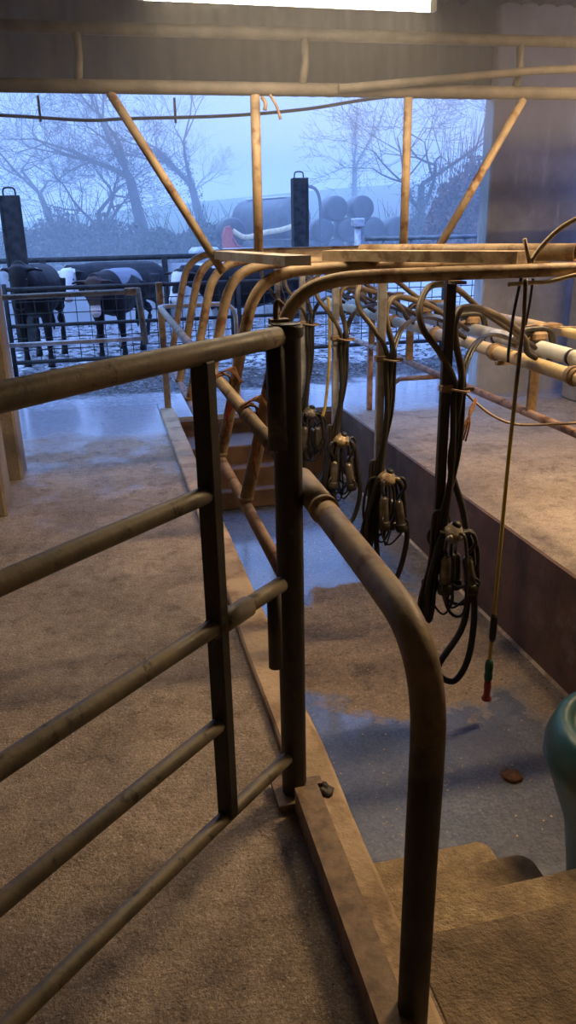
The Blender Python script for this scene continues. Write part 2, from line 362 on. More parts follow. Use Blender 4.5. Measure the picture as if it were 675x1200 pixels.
struct('trim_2', b, M['bodge'], 'rusty steel angle edging the kerb beside the steps')
# walls / ceiling
def corr(x0, x1, y, z0, z1, p=.15, a=.02, vertical=True):
    b = MB(); n = int((x1-x0)/p*6); vs = []
    for i in range(n+1):
        x = x0+(x1-x0)*i/n; yy = y+a*math.sin(2*PI*(x-x0)/p)
        vs += [(x, yy, z0), (x, yy, z1)]
    b.add(vs, [(2*i, 2*i+2, 2*i+3, 2*i+1) for i in range(n)], True)
    m2 = len(b.v); vs2 = [(x, yy+.012, z) for x, yy, z in vs]; b.add(vs2, [(2*i+1, 2*i+3, 2*i+2, 2*i) for i in range(n)], True)
    b.add([vs[0], vs[-2], vs2[-2], vs2[0]], [(0, 1, 2, 3)], False)
    return b
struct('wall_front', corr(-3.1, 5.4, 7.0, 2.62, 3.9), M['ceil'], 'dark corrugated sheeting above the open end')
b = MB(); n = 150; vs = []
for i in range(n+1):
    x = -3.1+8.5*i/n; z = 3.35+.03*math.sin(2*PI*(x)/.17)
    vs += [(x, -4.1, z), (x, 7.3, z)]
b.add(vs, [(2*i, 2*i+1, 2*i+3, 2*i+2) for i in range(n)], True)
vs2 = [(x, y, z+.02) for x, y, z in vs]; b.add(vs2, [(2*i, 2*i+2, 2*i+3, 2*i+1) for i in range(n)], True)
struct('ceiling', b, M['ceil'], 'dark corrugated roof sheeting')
b = MB(); b.box((-2.95, 1.6, 1.6), (.2, 11.2, 3.6)); struct('wall_left', b, M['concrete'])
b = MB(); b.box((1.1, -4.1, 1.6), (8.4, .2, 3.6)); struct('wall_back', b, M['concrete'])
b = MB(); b.box((5.1, .9, 1.6), (.2, 10., 3.6)); struct('wall_right', b, M['render'])
# stub wall on the right of the open end, then the return that comes nearer
b = MB(); b.box((4.30, 7.02, 1.6), (1.55, .2, 3.5), bev=.015); struct('wall_right', b, M['render'], 'grey streaked wall at the right of the open end')
b = MB(); b.box((4.66, 6.3, .66), (.86, .5, 1.32), bev=.02); struct('wall_right', b, M['concrete'], 'brown block pier in front of the grey wall')
# columns at left
b = MB(); b.box((-.86, 5.45, 1.62), (.42, .3, 3.3), bev=.015); struct('wall_left', b, M['concrete'], 'concrete column at the left edge')
b = MB(); b.box((-.92, 4.72, .45), (.48, .3, .92), bev=.015); struct('wall_left', b, M['concrete'], 'low concrete pier in front of the left column')

# yard outside
def mudz(x, y):
    n1 = noise.noise(V((x*1.3, y*1.3, 0))); n2 = noise.noise(V((x*5, y*5, 3))); n3 = noise.noise(V((x*14, y*14, 7)))
    r = math.exp(-((y-8.75-.12*n1)/.32)**2)*.085
    k = min(1, max(0, (y-8.0)/.7))
    return -.012 + r*(1+.5*n2) + k*(.018*n1+.03*max(0, n2)+.018*n3)
b = grid(-6, 9, 7.5, 15, 150, 130, mudz); struct('floor', b, M['mud'], 'slurry-covered cattle yard')
def landz(x, y):
    h = 0
    if y > 40: h = (y-40)*.02 + 5.5*(1/(1+math.exp(-(x-(4+(y-40)*.04))/14)))*min(1, (y-40)/50)
    return -.02 + h + .25*noise.noise(V((x*.06, y*.06, 0)))*min(1, max(0, (y-30)/20))
b = grid(-70, 110, 39, 190, 60, 50, landz); struct('floor', b, M['field'], 'foggy pasture rising behind the farm')
b = grid(-70, 110, 15, 39.2, 40, 12, lambda x, y: -.03); struct('floor', b, M['apron'], 'pale wet concrete beyond the yard wall')

# far yard wall with panels, posts, rail
root = empty('yard_wall', (0, 15, 0)); tag(root, 'low pale panel wall with a dark top rail behind the cows', 'wall')
b = MB()
for i in range(5): b.box((-4.2+i*2.15, 0, .5), (2.1, .08, 1.0), bev=.01)
b.build('panel', M['panel'], root)
b = MB(); b.tube([(-5.4, 0, 1.12), (5.5, 0, 1.12)], .045); b.build('top_rail', M['yardsteel'], root)
for i in range(6):
    b = MB(); b.box((-5.27+i*2.15, -.07, .56), (.1, .1, 1.14)); b.build('post', M['yardsteel'], root)

# ------------------------------------------------------------------ near gate
g0 = V((.40, 1.78, 0)); gd = V((-.69, -.724, 0)); 
def G(s, z): return g0 + gd*s + V((0, 0, z))
hp = empty('gate_post', (.415, 1.80, 0)); tag(hp, 'dark round steel post the near gate is hung on, standing at the kerb', 'post')
b = MB(); b.tube([(0, 0, .02), (0, 0, 1.385)], .036, 20, cap=False); b.lathe([(.036, 0), (.036, .001), (.031, .001), (.031, -.1)], (0, 0, 1.385), 20); b.build('post_tube', M['near_black'], hp)
b = MB(); b.lathe([(.041, 0), (.043, .006), (.043, .022), (.041, .028)], (0, 0, 1.355), 20); b.build('top_collar', M['near_black'], hp)
b = MB(); b.tube([(-.032, -.03, 1.09), (-.032, -.03, 1.36)], .024, 12); b.box((-.02, -.015, 1.2), (.03, .05, .24)); b.build('hinge_barrel', M['near_black'], hp)
b = MB(); b.tube(cat([(-.012, .036, 1.36), (-.012, .05, 1.41), (-.005, .06, 1.43), (.008, .06, 1.42)]), .007, 8); b.box((-.005, .05, 1.385), (.045, .035, .014)); b.build('hinge_pin', M['bodge'], hp)
b = MB(); b.box((.0, 0, .018), (.12, .12, .02)); b.box((.05, -.01, .04), (.06, .035, .035)); b.build('base_plate', M['bodge'], hp)

gt = empty('field_gate', tuple(g0)); tag(gt, 'tubular steel gate of five sloping bars swung open in the left foreground', 'gate')
def rel(p): return p - g0
rails = [(.02, 1.360, 1.372, 1.35, .024), (.315, 1.066, 1.10, 1.35, .020), (.03, .728, .80, 1.35, .021), (.315, .483, .55, 1.35, .0185), (.02, .171, .30, 1.35, .0185)]
for s0, z0, z1, s1, r in rails:
    b = MB(); pts = [rel(G(s0, z0)), rel(G((s0+s1)/2, (z0+z1)/2+.004)), rel(G(s1, z1))]; b.tube(cat(pts, 5), r, 18); b.build('gate_bar', M['tube_dark'], gt)
b = MB(); c = rel(G(.313, .775)); b.box(c, (.034, .044, 1.15), Matrix.Rotation(math.atan2(gd.y, gd.x), 3, 'Z'), bev=.004); b.build('upright', M['near_black'], gt)
b = MB(); b.box(rel(G(1.37, .8)), (.034, .044, 1.2), Matrix.Rotation(math.atan2(gd.y, gd.x), 3, 'Z'), bev=.004); b.build('upright', M['near_black'], gt)
def barp(s):
    s0, z0, z1, s1, r = rails[2]; t = (s-s0)/(s1-s0); return G(s, z0+(z1-z0)*t)
b = MB(); b.tube([rel(barp(.19)), rel(barp(.33))], .0265, 18); b.build('latch_sleeve', M['tube_dark'], gt)
b = MB(); b.tube([rel(G(.065, .50)), rel(G(.065, .735))], .019, 16); b.build('drop_bolt', M['near_black'], gt)

# ------------------------------------------------------------------ pit handrail
RX = .482
hr = empty('pit_handrail', (RX, 1.04, 0)); tag(hr, 'thick tubular handrail running along the kerb and bending down to the near floor', 'handrail')
pts = [(0, .85, .945), (0, .5, .94), (0, .24, .935), (0, .12, .925), (0, .045, .885), (0, .008, .82), (0, -.002, .73), (0, 0, .5), (0, 0, .02)]
path = [V(p) for p in pts]
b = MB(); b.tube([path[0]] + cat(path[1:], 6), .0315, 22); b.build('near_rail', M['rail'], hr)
b = MB(); b.tube([(0, .66, .9445), (0, .90, .947)], .036, 22); b.tube([(0, .655, .9445), (0, .672, .9445)], [.0375, .0375], 22); b.build('coupling', M['tube'], hr)
b = MB(); b.tube([(0, .8, .945), (0, 3.2, .95), (0, 5.75, .955)], .0255, 16); b.build('far_rail', M['tube'], hr)
b = MB(); b.tube(cat([(0, 5.75, .955), (0, 5.95, .955), (.03, 6.02, .955), (.10, 6.05, .955), (.5, 6.06, .955), (.62, 6.06, .94), (.68, 6.06, .87), (.69, 6.06, .7), (.69, 6.06, .02)], 6), .02, 14); b.build('end_rail', M['galv'], hr)
lr = MB(); lr.tube([(RX, 2.12, .55), (RX, 4.5, .555), (RX, 7.04, .565)], .0235, 16); tag(lr.build('lower_rail', M['pink']), 'rusty lower rail running below the handrail along the pit edge', 'rail')
fp = MB(); fp.box((.50, 7.14, .58), (.06, .05, 1.16), bev=.006); tag(fp.build('rail_post', M['tube']), 'flat brown post standing at the far end of the pit rails', 'post')

# ------------------------------------------------------------------ stall loops
prof = [(.478, .565), (.54, .81), (.587, 1.02), (.636, 1.215), (.664, 1.29), (.708, 1.35), (.775, 1.39), (.874, 1.412), (1.0, 1.418)]
loop_y = [2.85, 3.52, 4.2, 4.85, 5.5, 6.3]
loop_l = ['nearest stall hoop, its tube bending over the pit in front of the others', 'second stall hoop from the camera, orange twine round its foot',
          'third stall hoop from the camera, carrying the foot of the left slanting brace', 'fourth stall hoop from the camera', 'fifth stall hoop from the camera, last but one', 'farthest stall hoop, nearest to the cows']
for i, y in enumerate(loop_y):
    xe = [2.75, 2.13, 2.12, 2.16, 2.13, 2.15][i]
    pts = cat([(x, y, z) for x, z in prof], 5)
    b = MB(); b.tube(pts + [(1.3, y, 1.42), (xe-.3, y, 1.42)], .0265, 18, cap=False); b.pipe_open((xe-.3, y, 1.42), (xe, y, 1.42), .0265)
    b.add([], [], True)
    o = b.build('stall_hoop', M['tube'], loc=(0, 0, 0)); tag(o, loop_l[i], 'hoop', 'stall hoops over the pit')
    c = MB(); c.lathe([(.030, 0), (.033, .008), (.030, .018)], (.480, y, .575), 14); c.build('foot_weld', M['bodge'], o)
# big open-ended tube lying on top at the right
b = MB(); b.tube([(1.22, 3.66, 1.481), (1.5, 3.33, 1.481)], .035, 18); b.pipe_open((1.5, 3.33, 1.481), (1.87, 2.89, 1.481), .035)
tag(b.build('loose_pipe', M['tube']), 'short open-ended pipe lying on the hoops behind the plank', 'pipe')

# planks
def plank(name, p0, p1, w, t, z, m, label):
    p0 = V((*p0, z)); p1 = V((*p1, z)); d = p1-p0; a = math.atan2(d.y, d.x)
    b = MB(); n = 14; vs = []; R = Matrix.Rotation(a, 3, 'Z')
    for i in range(n+1):
        u = i/n; e = (.012*noise.noise(V((i*3.1, 0, z*9))) if 0 < i < n else 0)
        for sy, sz in ((-1, 0), (1, 0), (1, 1), (-1, 1)):
            q = R @ V((d.length*u + (0 if 0 < i < n else sy*.01), sy*w/2*(1+e), sz*t))
            vs.append(p0 + q)
    fs = [(3, 2, 1, 0), (4*n, 4*n+1, 4*n+2, 4*n+3)]
    for i in range(n):
        for k in range(4):
            k2 = (k+1) % 4; fs.append((4*i+k, 4*i+k2, 4*i+4+k2, 4*i+4+k))
    b.add(vs, fs, False); o = b.build(name, m); tag(o, label, 'plank'); return o
plank('wooden_plank', (1.645, 2.88), (1.07, 3.64), .13, .045, 1.4475, M['wood'], 'rough wooden plank lying askew on top of the two nearest hoops')
plank('wooden_plank', (.80, 3.22), (.63, 4.27), .11, .04, 1.4475, M['greywood'], 'grey wooden plank lying on the hoops left of the middle upright')

# lattice beam and braces
lb = empty('lattice_beam', (1.2, 4.2, 2.2)); tag(lb, 'tubular lattice beam spanning the parlour under the roof', 'beam')
b = MB(); b.tube([(-4.1, 0, .03), (3.9, 0, .055)], .031, 14); b.build('bottom_chord', M['darkbeam'], lb)
b = MB(); b.tube([(-4.1, 0, .265), (3.9, 0, .30)], .027, 14); b.build('top_chord', M['darkbeam'], lb)
for x in (-2.4, -1.20, -.11, 1.06, 2.3):
    b = MB(); b.tube([(x-.012, 0, .06), (x+.006, 0, .17), (x, 0, .27)], [.021, .017, .021], 12); b.build('web_strut', M['darkbeam'], lb)
b = MB(); b.tube([(.05, -.06, .0), (1.1, -.06, .10), (3.4, -.06, .22)], .02, 12); tag(b.build('slanting_pipe', M['darkbeam'], loc=(1.2, 4.2, 2.24)), 'thin pipe slanting up to the right along the front of the lattice beam', 'pipe')
for x0, x1, r, l in ((.13, .635, .022, 'left brace slanting from the lattice beam down to the hoops'), (2.30, 1.84, .022, 'right brace slanting from the lattice beam down to the hoops'),
                  (.835, .83, .0245, 'left of the two upright hangers between beam and hoops'), (1.645, 1.645, .0225, 'right of the two upright hangers between beam and hoops')):
    zt = 1.38 if x1 == .635 else 1.45
    b = MB(); b.tube([(x0, 4.2, 2.215), ((x0+x1)/2, 4.2, (2.215+zt)/2), (x1, 4.2, zt)], r, 14)
    tag(b.build('hanger_brace' , M['tube']), l, 'brace', 'braces hanging from the lattice beam')

# ------------------------------------------------------------------ lamps
def lamp(x, y, z, ln, label, tubes=True):
    r = empty('strip_light', (x, y, z)); tag(r, label, 'light', 'ceiling strip lights')
    b = MB(); b.box((0, 0, .05), (ln, .09, .05), bev=.008); b.build('housing', M['whitepipe'], r)
    b = MB(); b.tube([(-ln/2+.03, 0, 0), (ln/2-.03, 0, 0)], .017, 12); b.build('fluorescent_tube', M['lamp'], r)
    for sx in (-1, 1):
        b = MB(); b.box((sx*(ln/2-.02), 0, .01), (.03, .035, .05)); b.build('tube_holder', M['whitepipe'], r)
    for sx in (-.35, .35):
        b = MB(); b.tube([(sx*ln, 0, .07), (sx*ln, 0, 3.34-z)], .006, 6); b.build('hanging_rod', M['darkbeam'], r)
    return r
lamp(.90, 3.66, 2.487, 1.3, 'lit strip light hanging over the middle of the pit')
lamp(3.0, 3.1, 2.62, 1.25, 'lit strip light over the right platform')
def area(x, y, z, sx, sy, e, c):
    l = bpy.data.lights.new('area_light', 'AREA'); l.shape = 'RECTANGLE'; l.size = sx; l.size_y = sy; l.energy = e; l.color = c
    o = bpy.data.objects.new('area_light', l); col.objects.link(o); o.location = (x, y, z); return o
area(.90, 3.60, 2.46, 1.2, .05, 30, (1, .76, .48))
area(3.0, 3.1, 2.59, 1.2, .05, 118, (1, .69, .38))
area(.9, -2.2, 2.6, 1.2, .05, 4, (1, .62, .32))  # added fill behind the camera to brighten front faces, no fixture

# ------------------------------------------------------------------ right-hand pipes
def line(name, pts, r, m, label, c='pipe', n=18):
    b = MB(); b.tube(pts, r, n); return tag(b.build(name, m), label, c)
AX, AZ = 2.10, .925
o = line('milk_pipe', [(AX, 1.6, AZ-.02), (AX, 4.2, AZ+.005), (AX, 7.3, AZ-.005)], .036, M['milkpipe'], 'cream milk pipe, frontmost of the pipes over the pit edge')
for y in (3.15, 3.92, 4.72, 5.5, 6.3):
    c = MB(); c.tube([(AX, y-.035, AZ), (AX, y+.035, AZ)], .042, 18); c.tube([(AX, y-.008, AZ), (AX, y+.008, AZ)], .048, 18); c.build('pipe_clamp', M['bodge'], o)
WX, WZ = 2.31, .945
o = line('vacuum_pipe', [(WX, 1.6, WZ-.02), (WX, 4.2, WZ+.01), (WX, 7.3, WZ)], .041, M['whitepipe'], 'thick grey-white plastic pipe behind the cream milk pipe')
for y in (3.5, 4.3, 5.1, 5.9): 
    c = MB(); c.tube([(WX, y-.012, WZ), (WX, y+.012, WZ)], .0435, 18); c.build('pipe_band', M['rubber'], o)
o = line('breast_rail', [(2.47, 1.6, 1.01), (2.47, 4.2, 1.03), (2.47, 7.3, 1.02)], .027, M['milkpipe'], 'narrow cream tube, rearmost and highest of the pipes at right', 'rail')
rl = empty('platform_rail', (2.3, 1.6, 0)); tag(rl, 'rusty pink low rail on short posts along the right platform', 'rail')
b = MB(); b.tube([(0, 0, .575), (0, 3, .58), (0, 5.7, .58)], .0235, 16); b.build('rail_tube', M['pink'], rl)
for y in (.3, 2.35, 5.0):
    b = MB(); b.box((0.0, y, .29), (.045, .045, .58), bev=.004)
    if y != 2.35: b.build('rail_post', M['pink'], rl)
for y in (2.25, 4.1, 5.0):
    b = MB(); b.box((.01, y, .75), (.055, .02, .36)); b.box((-.1, y, .875), (.26, .03, .02)); b.build('pipe_bracket', M['bodge'], rl)
b = MB(); b.tube([(0, 3.5, .57), (-.12, 3.95, .48), (-.14, 4.1, .40)], .018, 12); b.build('brace', M['pink'], rl)

# pulsators on the white pipe
ps = empty('pulsator', (0, 0, 0))
b = MB(); b.box((0, 0, .075), (.09, .13, .05), bev=.012); b.lathe([(.03, 0), (.034, .01), (.034, .03), (.026, .045)], (0, -.02, .095), 14); b.build('pulsator_body', M['bodge'], ps)
b = MB(); b.box((0, .03, .03), (.06, .04, .06)); b.tube([(-.05, -.03, .07), (-.11, -.03, .05), (-.14, -.03, .02)], .011, 10); b.build('nozzle', M['bodge'], ps)
b = MB(); b.prism([(-.09, .105), (.12, .115), (.15, .13), (.12, .135), (-.05, .125)], 'y', -.03, .05); b.build('top_plate', M['bodge'], ps)
b = MB(); b.tube(cat([(-.17, -.06, .035), (-.12, -.05, .10), (-.05, -.04, .115), (.05, -.04, .105), (.085, -.04, .04), (.08, -.04, -.06)], 6), .019, 12); b.build('rubber_elbow', M['rubber'], ps)
pl = ['pulsator on the grey-white pipe, nearest to the camera', 'second pulsator on the grey-white pipe', 'middle pulsator on the grey-white pipe', 'fourth pulsator on the grey-white pipe', 'farthest pulsator on the grey-white pipe']
for i, y in enumerate((3.86, 4.66, 5.42, 6.2, 6.9)):
    o = ps if i == 0 else copy_tree(ps)
    o.location = (WX-.01, y, WZ+.015-.02); tag(o, pl[i], 'pulsator', 'pulsators along the pipe')

# ------------------------------------------------------------------ milking units
PXX = 1.345
unit_y = [2.9, 3.7, 4.5, 5.3, 6.1]
nearw = ['nearest', 'second', 'third', 'fourth', 'farthest']
for i, y in enumerate(unit_y):
    rnd = random.Random(i*13+5)
    # drop post
    zb = .42
    dp = empty('drop_post', (PXX, y, zb)); tag(dp, nearw[i] + ' of the upright posts hanging from the hoops over the pit' + (', dark brown' if i == 0 else ''), 'post', 'drop posts over the pit')
    lean = -.012 if i == 0 else 0
    b = MB(); b.box((lean*.5, 0, (1.40-zb)/2), (.042, .03, 1.40-zb), bev=.004); b.build('post_bar', M['near_black'] if i == 0 else M['galv'], dp)
    b = MB(); b.box((0, 0, .985-.02-zb), (.058, .044, .03), bev=.004); b.box((.055, -.012, .985-.03-zb), (.12, .012, .016)); b.build('hose_bracket', M['bodge'], dp)
    if y not in loop_y:
        b = MB(); ny = min(loop_y, key=lambda q: abs(q-y)); b.box((0, (ny-y)/2, 1.385-zb), (.05, abs(ny-y)+.05, .012)); b.build('top_strap', M['bodge'], dp)
    # cluster
    cx, cy, cz = PXX+.035+rnd.uniform(-.01, .01), y-.055, .335
    cl = empty('milking_cluster', (cx, cy, cz)); rot = rnd.uniform(-.5, .5)
    tag(cl, ['nearest milking cluster, grey claw bowl, steel cups and hoses hanging low over the pit floor', 'second milking cluster from the camera, its claw bowl yellowish',
             'third milking cluster from the camera, yellow-brown claw in the middle of the row', 'fourth milking cluster, pale claw seen just right of the gate post', 'farthest milking cluster, at the end of the row'][i], 'milking cluster', 'milking clusters hanging in the pit')
    cm = M['clawgrey'] if i in (0, 3) else M['claw']
    b = MB(); ca_ = V((.3, -.3, 1)).normalized(); b.lathe([(.012, .046), (.026, .045), (.030, .034), (.045, .028), (.052, .012), (.054, .004), (.050, -.006), (.040, -.026), (.022, -.038), (.006, -.042)][::-1], (0, 0, 0), 20, axis=ca_)
    for k in range(4):
        a = rot + PI/4 + k*PI/2; q = V((math.cos(a), math.sin(a), 0)); b.tube([q*.040, q*.062+V((0, 0, .008)), q*.074+V((0, 0, .004))], [.011, .010, .0095], 10)
    b.build('claw', cm, cl)
    b = MB(); b.lathe([(.020, .045), (.022, .050), (.016, .060), (.008, .064)], (0, 0, 0), 14, axis=ca_); b.build('claw_cap', M['rubber'], cl)
    for k in range(3):
        a = rnd.uniform(0, 2*PI); q = V((math.cos(a), math.sin(a)*.8, 0)); lw = -rnd.uniform(.22, .36)
        b = MB(); b.tube(cat([q*.045+V((0, 0, .01)), q*.095+V((0, 0, .0)), q*.125+V((0, 0, lw*.5)), q*.10+V((rnd.uniform(-.03, .03), 0, lw)), q*.03+V((0, 0, lw-.03)), -q*.05+V((0, 0, lw*.8)), -q*.06+V((0, 0, -.08)), -q*.04], 5), .0075, 8); b.build('vacuum_tube', M['rubber'], cl)
    b = MB(); b.tube(cat([(-.005, .02, .04), (-.01, .035, .08), (-.02, .045, .11), (-.03, .055, .085)]), .006, 8); b.build('hook', M['steel'], cl)
    for k in range(4):
        a = rot + PI/4 + k*PI/2 + rnd.uniform(-.15, .15)
        dx, dy = math.cos(a), math.sin(a)
        hx = dx*rnd.uniform(.055, .075); hy = dy*rnd.uniform(.045, .065); top = -.085 - rnd.uniform(0, .06)
        ax = V((dx*.12+rnd.uniform(-.08, .08), dy*.1, -1)).normalized()
        b = MB(); b.tube(cat([(dx*.035, dy*.035, -.005), (dx*.085, dy*.085, .012), (dx*.10+hx*.1, dy*.095, -.035), (hx*1.05, hy*1.05, top+.02), (hx, hy, top)], 6), .0085, 10); b.build('short_milk_tube', M['rubber'], cl)
        tc = MB(); tc.lathe([(.011, -.004), (.016, .0), (.023, .008), (.025, .02), (.0255, .125), (.024, .135)], (hx, hy, top), 16, axis=ax)
        cup = tc.build('teat_cup', M['steel'], cl)
        e = V((hx, hy, top)) + ax*.13
        ln = MB(); ln.lathe([(.027, 0), (.032, .006), (.034, .03), (.030, .046), (.016, .048)], e, 16, axis=ax); ln.build('liner_mouth', M['rubber'], cup)
        s1 = V((hx, hy, top)) + ax*.10 + V((dx*.022, dy*.022, 0)); 
        b = MB(); lo = top-.21-rnd.uniform(0, .03)
        b.tube(cat([s1, s1+V((dx*.02, dy*.02, -.03)), V((dx*.06, dy*.05, lo)), V((dx*.015, dy*.01, lo-.03)), V((-dx*.02, -dy*.02, lo+.04)), V((-dx*.01, -dy*.01, lo+.14)), V((0, .0, -.04))], 5), .0055, 8); b.build('pulse_tube', M['rubber'], cup)
    # long hoses (local to the claw): band point, pipe points
    bp = V((PXX+.055, y-.015, .955)); 
    def Lc(p): return V(p) - V((cx, cy, cz))
    sh = (0, 0, 0)
    h = MB()   # milk hose: claw -> low loop -> up the post -> over to the milk pipe
    low = -.385 if i == 0 else rnd.uniform(-.26, -.16)
    h.tube(cat([(cx+.04, cy-.01, cz+.01), (cx+.085, cy-.01, cz-.05), (cx+.115, cy-.01, cz-.25), (cx+.125, cy-.02, cz-.45), (cx+.10, cy-.03, (cz+low)/2-.28), (cx+.03, cy-.04, low-.01), (cx-.045, cy-.03, low+.07),
                (cx-.02+.11, cy+.01, low+.26), (cx+.10, cy+.02, .18), (cx+.06, cy+.03, .42), (PXX+.035, y-.012, .62), (bp.x-.012, bp.y, .80), bp, (bp.x+.006, y, 1.03), (bp.x-.02, y+.01, 1.14), (bp.x-.026, y+.02, 1.205), (bp.x+.0, y+.04, 1.265), (bp.x+.06, y+.08, 1.275),
                (bp.x+.20, y+.19, 1.245), (bp.x+.38, y+.33, 1.175), (bp.x+.54, y+.45, 1.08), (AX-.09, y+.53, 1.0), (AX-.03, y+.545, AZ+.04)], 7) if i == 0 else
           cat([(cx+.04, cy-.01, cz+.01), (cx+.085, cy-.01, cz-.05), (cx+.105, cy-.01, cz-.20), (cx+.12, cy-.02, cz-.36), (cx+.06, cy-.03, low-.01), (cx-.03, cy-.03, low+.05),
                (cx-.05, cy, .02), (cx-.035, cy+.02, .28), (PXX+.03, y-.012, .52), (bp.x-.012, bp.y, .80), bp, (bp.x+.006, y, 1.03), (bp.x-.02, y+.01, 1.13), (bp.x-.024, y+.02, 1.19), (bp.x+.0, y+.04, 1.24), (bp.x+.06, y+.08, 1.255),
                (bp.x+.20, y+.19, 1.225), (bp.x+.38, y+.33, 1.16), (bp.x+.54, y+.45, 1.07), (AX-.09, y+.53, 1.0), (AX-.03, y+.545, AZ+.04)], 7), .0150, 12)
    for q in range(len(h.v)): h.v[q] = tuple(V(h.v[q]) - V((cx, cy, cz)))
    h.build('long_milk_hose', M['hose'], cl)
    h = MB()   # thick hose 2, loops left of the post
    h.tube(cat([(cx-.05, cy-.01, cz+.02), (cx-.08, cy-.02, cz-.08), (cx-.11, cy-.02, cz-.25), (cx-.10, cy-.02, cz-.40), (cx-.085, cy-.02, cz-.34), (cx-.07, cy, .12), (cx-.03, cy+.01, .40), (PXX+.03, y-.03, .66), (bp.x-.03, y-.02, .90), (bp.x-.03, y-.01, 1.0), (bp.x-.10, y+.0, 1.12), (bp.x-.155, y+.03, 1.20), (bp.x-.16, y+.07, 1.28),
                (bp.x-.10, y+.14, 1.35), (bp.x+.0, y+.22, 1.36), (bp.x+.14, y+.34, 1.32), (bp.x+.34, y+.5, 1.21), (AX-.0, y+.72, 1.03), (AX+.10, y+.78, .975)], 7), .0135, 12)
    for q in range(len(h.v)): h.v[q] = tuple(V(h.v[q]) - V((cx, cy, cz)))
    h.build('wash_hose', M['hose'], cl)
    for w in (-1, 1):   # twin pulse tube
        h = MB(); ox = w*.008
        h.tube(cat([(cx-.01, cy+.03, cz+.02), (cx-.07+ox, cy+.02, cz+.10), (cx-.09+ox, cy, cz-.12), (cx-.13+ox, cy, .02), (cx-.11+ox, cy-.02, -.06), (cx-.10+ox, cy, .05), (cx-.055+ox, cy+.01, .36), (PXX+.05+ox, y-.03, .68), (bp.x+.012+ox, y-.01, .93), (bp.x+.03+ox, y+.03, 1.02), (bp.x+.12+ox, y+.14, 1.10), (bp.x+.32+ox, y+.40, 1.11), (bp.x+.55+ox, y+.68, 1.06), (WX-.14+ox, y+.86, .98)], 7), .0085, 10)
        for q in range(len(h.v)): h.v[q] = tuple(V(h.v[q]) - V((cx, cy, cz)))
        h.build('pulse_hose', M['rubber'], cl)
    b = MB(); t = MB(); t.tube(cat([(bp.x-.05, bp.y-.025, bp.z+.01), (bp.x, bp.y-.035, bp.z), (bp.x+.035, bp.y-.01, bp.z-.005), (bp.x+.03, bp.y+.02, bp.z-.01), (bp.x-.03, bp.y+.02, bp.z), (bp.x-.05, bp.y-.02, bp.z+.01)], 4), .005, 8)
    for q in range(len(t.v)): t.v[q] = tuple(V(t.v[q]) - V((cx, cy, cz)))
    t.build('hose_tie', M['wire'], cl)

# yellow spray hose with its nozzle
yh = empty('spray_hose', (1.57, 2.76, -.49)); tag(yh, 'yellow wash-down hose hanging straight down to a green and red nozzle', 'hose')
b = MB(); b.tube(cat([(-.004, 0, .20), (0, 0, .6), (.004, 0, 1.1), (.01, 0, 1.42), (.02, .01, 1.6), (.03, .02, 1.74), (.035, .04, 1.885)], 5), .0085, 10); b.build('hose_line', M['yellowdusty'], yh)
b = MB(); b.tube([(0, 0, .31), (0, 0, .33), (.001, 0, .43), (.001, 0, .45)], [.011, .016, .016, .011], 12); b.build('coupling', M['rubber'], yh)
b = MB(); b.lathe([(.010, 0), (.018, .01), (.020, .03), (.017, .05), (.020, .07), (.018, .10), (.011, .115)], (-.004, 0, .10), 14); b.build('tap_body', M['green'], yh)
b = MB(); b.lathe([(.022, 0), (.024, .006), (.016, .02), (.015, .05), (.018, .07), (.014, .11)], (-.004, 0, 0), 14); b.build('nozzle', M['red'], yh)
b = MB(); b.tube(cat([(1.45, 5.02, 1.16), (1.46, 5.02, 1.0), (1.455, 5.02, .7), (1.43, 5.02, .45), (1.41, 5.02, .36)], 6), .0105, 10); tag(b.build('yellow_hose', M['yellow']), 'short bright yellow hose hanging among the black hoses right of the gate post', 'hose')
# cords on the hanging hose and at right
line('black_cord', cat([(1.62, 2.86, 1.40), (1.61, 2.88, 1.25), (1.585, 2.85, 1.12), (1.575, 2.83, 1.07)], 5), .0065, M['rubber'], 'dark twisted cord hanging from the nearest hoop above the spray hose', 'cord', 8)
line('curved_hose', cat([(1.62, 2.80, 1.455), (1.66, 2.80, 1.51), (1.73, 2.78, 1.58), (1.83, 2.76, 1.62), (2.0, 2.7, 1.63), (2.3, 2.6, 1.56)], 6), .0095, M['milkpipe'], 'thin cream hose arching up to the right from the nearest hoop', 'hose', 10)
line('looped_hose', cat([(1.55, 2.83, 1.372), (1.65, 2.83, 1.375), (1.72, 2.82, 1.378), (1.82, 2.8, 1.40), (2.0, 2.78, 1.43), (2.3, 2.7, 1.44)], 6), .0085, M['milkpipe'], 'thin cream hose tied along the underside of the nearest hoop', 'hose', 10)
line('short_stick', [(1.615, 2.80, 1.452), (1.585, 2.80, 1.54)], .008, M['wire'], 'short pale stick poking up beside the arching hose', 'stick', 8)
line('dangling_strap', [(1.66, 2.84, 1.39), (1.655, 2.84, 1.30), (1.645, 2.84, 1.21)], .005, M['rubber'], 'thin dark strap end dangling below the nearest hoop', 'strap', 6)
line('loose_wire', cat([(1.62, 3.32, .86), (1.68, 3.3, .80), (1.76, 3.25, .735), (1.86, 3.2, .70), (2.02, 3.1, .715), (2.2, 3.0, .735), (2.5, 2.7, .78)], 6), .006, M['wire'], 'loose pale wire hanging in front of the low rail at right', 'wire', 8)
b = MB()
for k in range(4): b.tube(cat([(1.66, 3.25, .83), (1.63-.005*k, 3.22, .78), (1.58+.01*k, 3.2, .72), (1.55+.013*k, 3.19, .66-.006*k)], 4), .005, 6)
tag(b.build('frayed_rope', M['twine']), 'frayed orange rope end hanging beside the nearest drop post', 'rope')
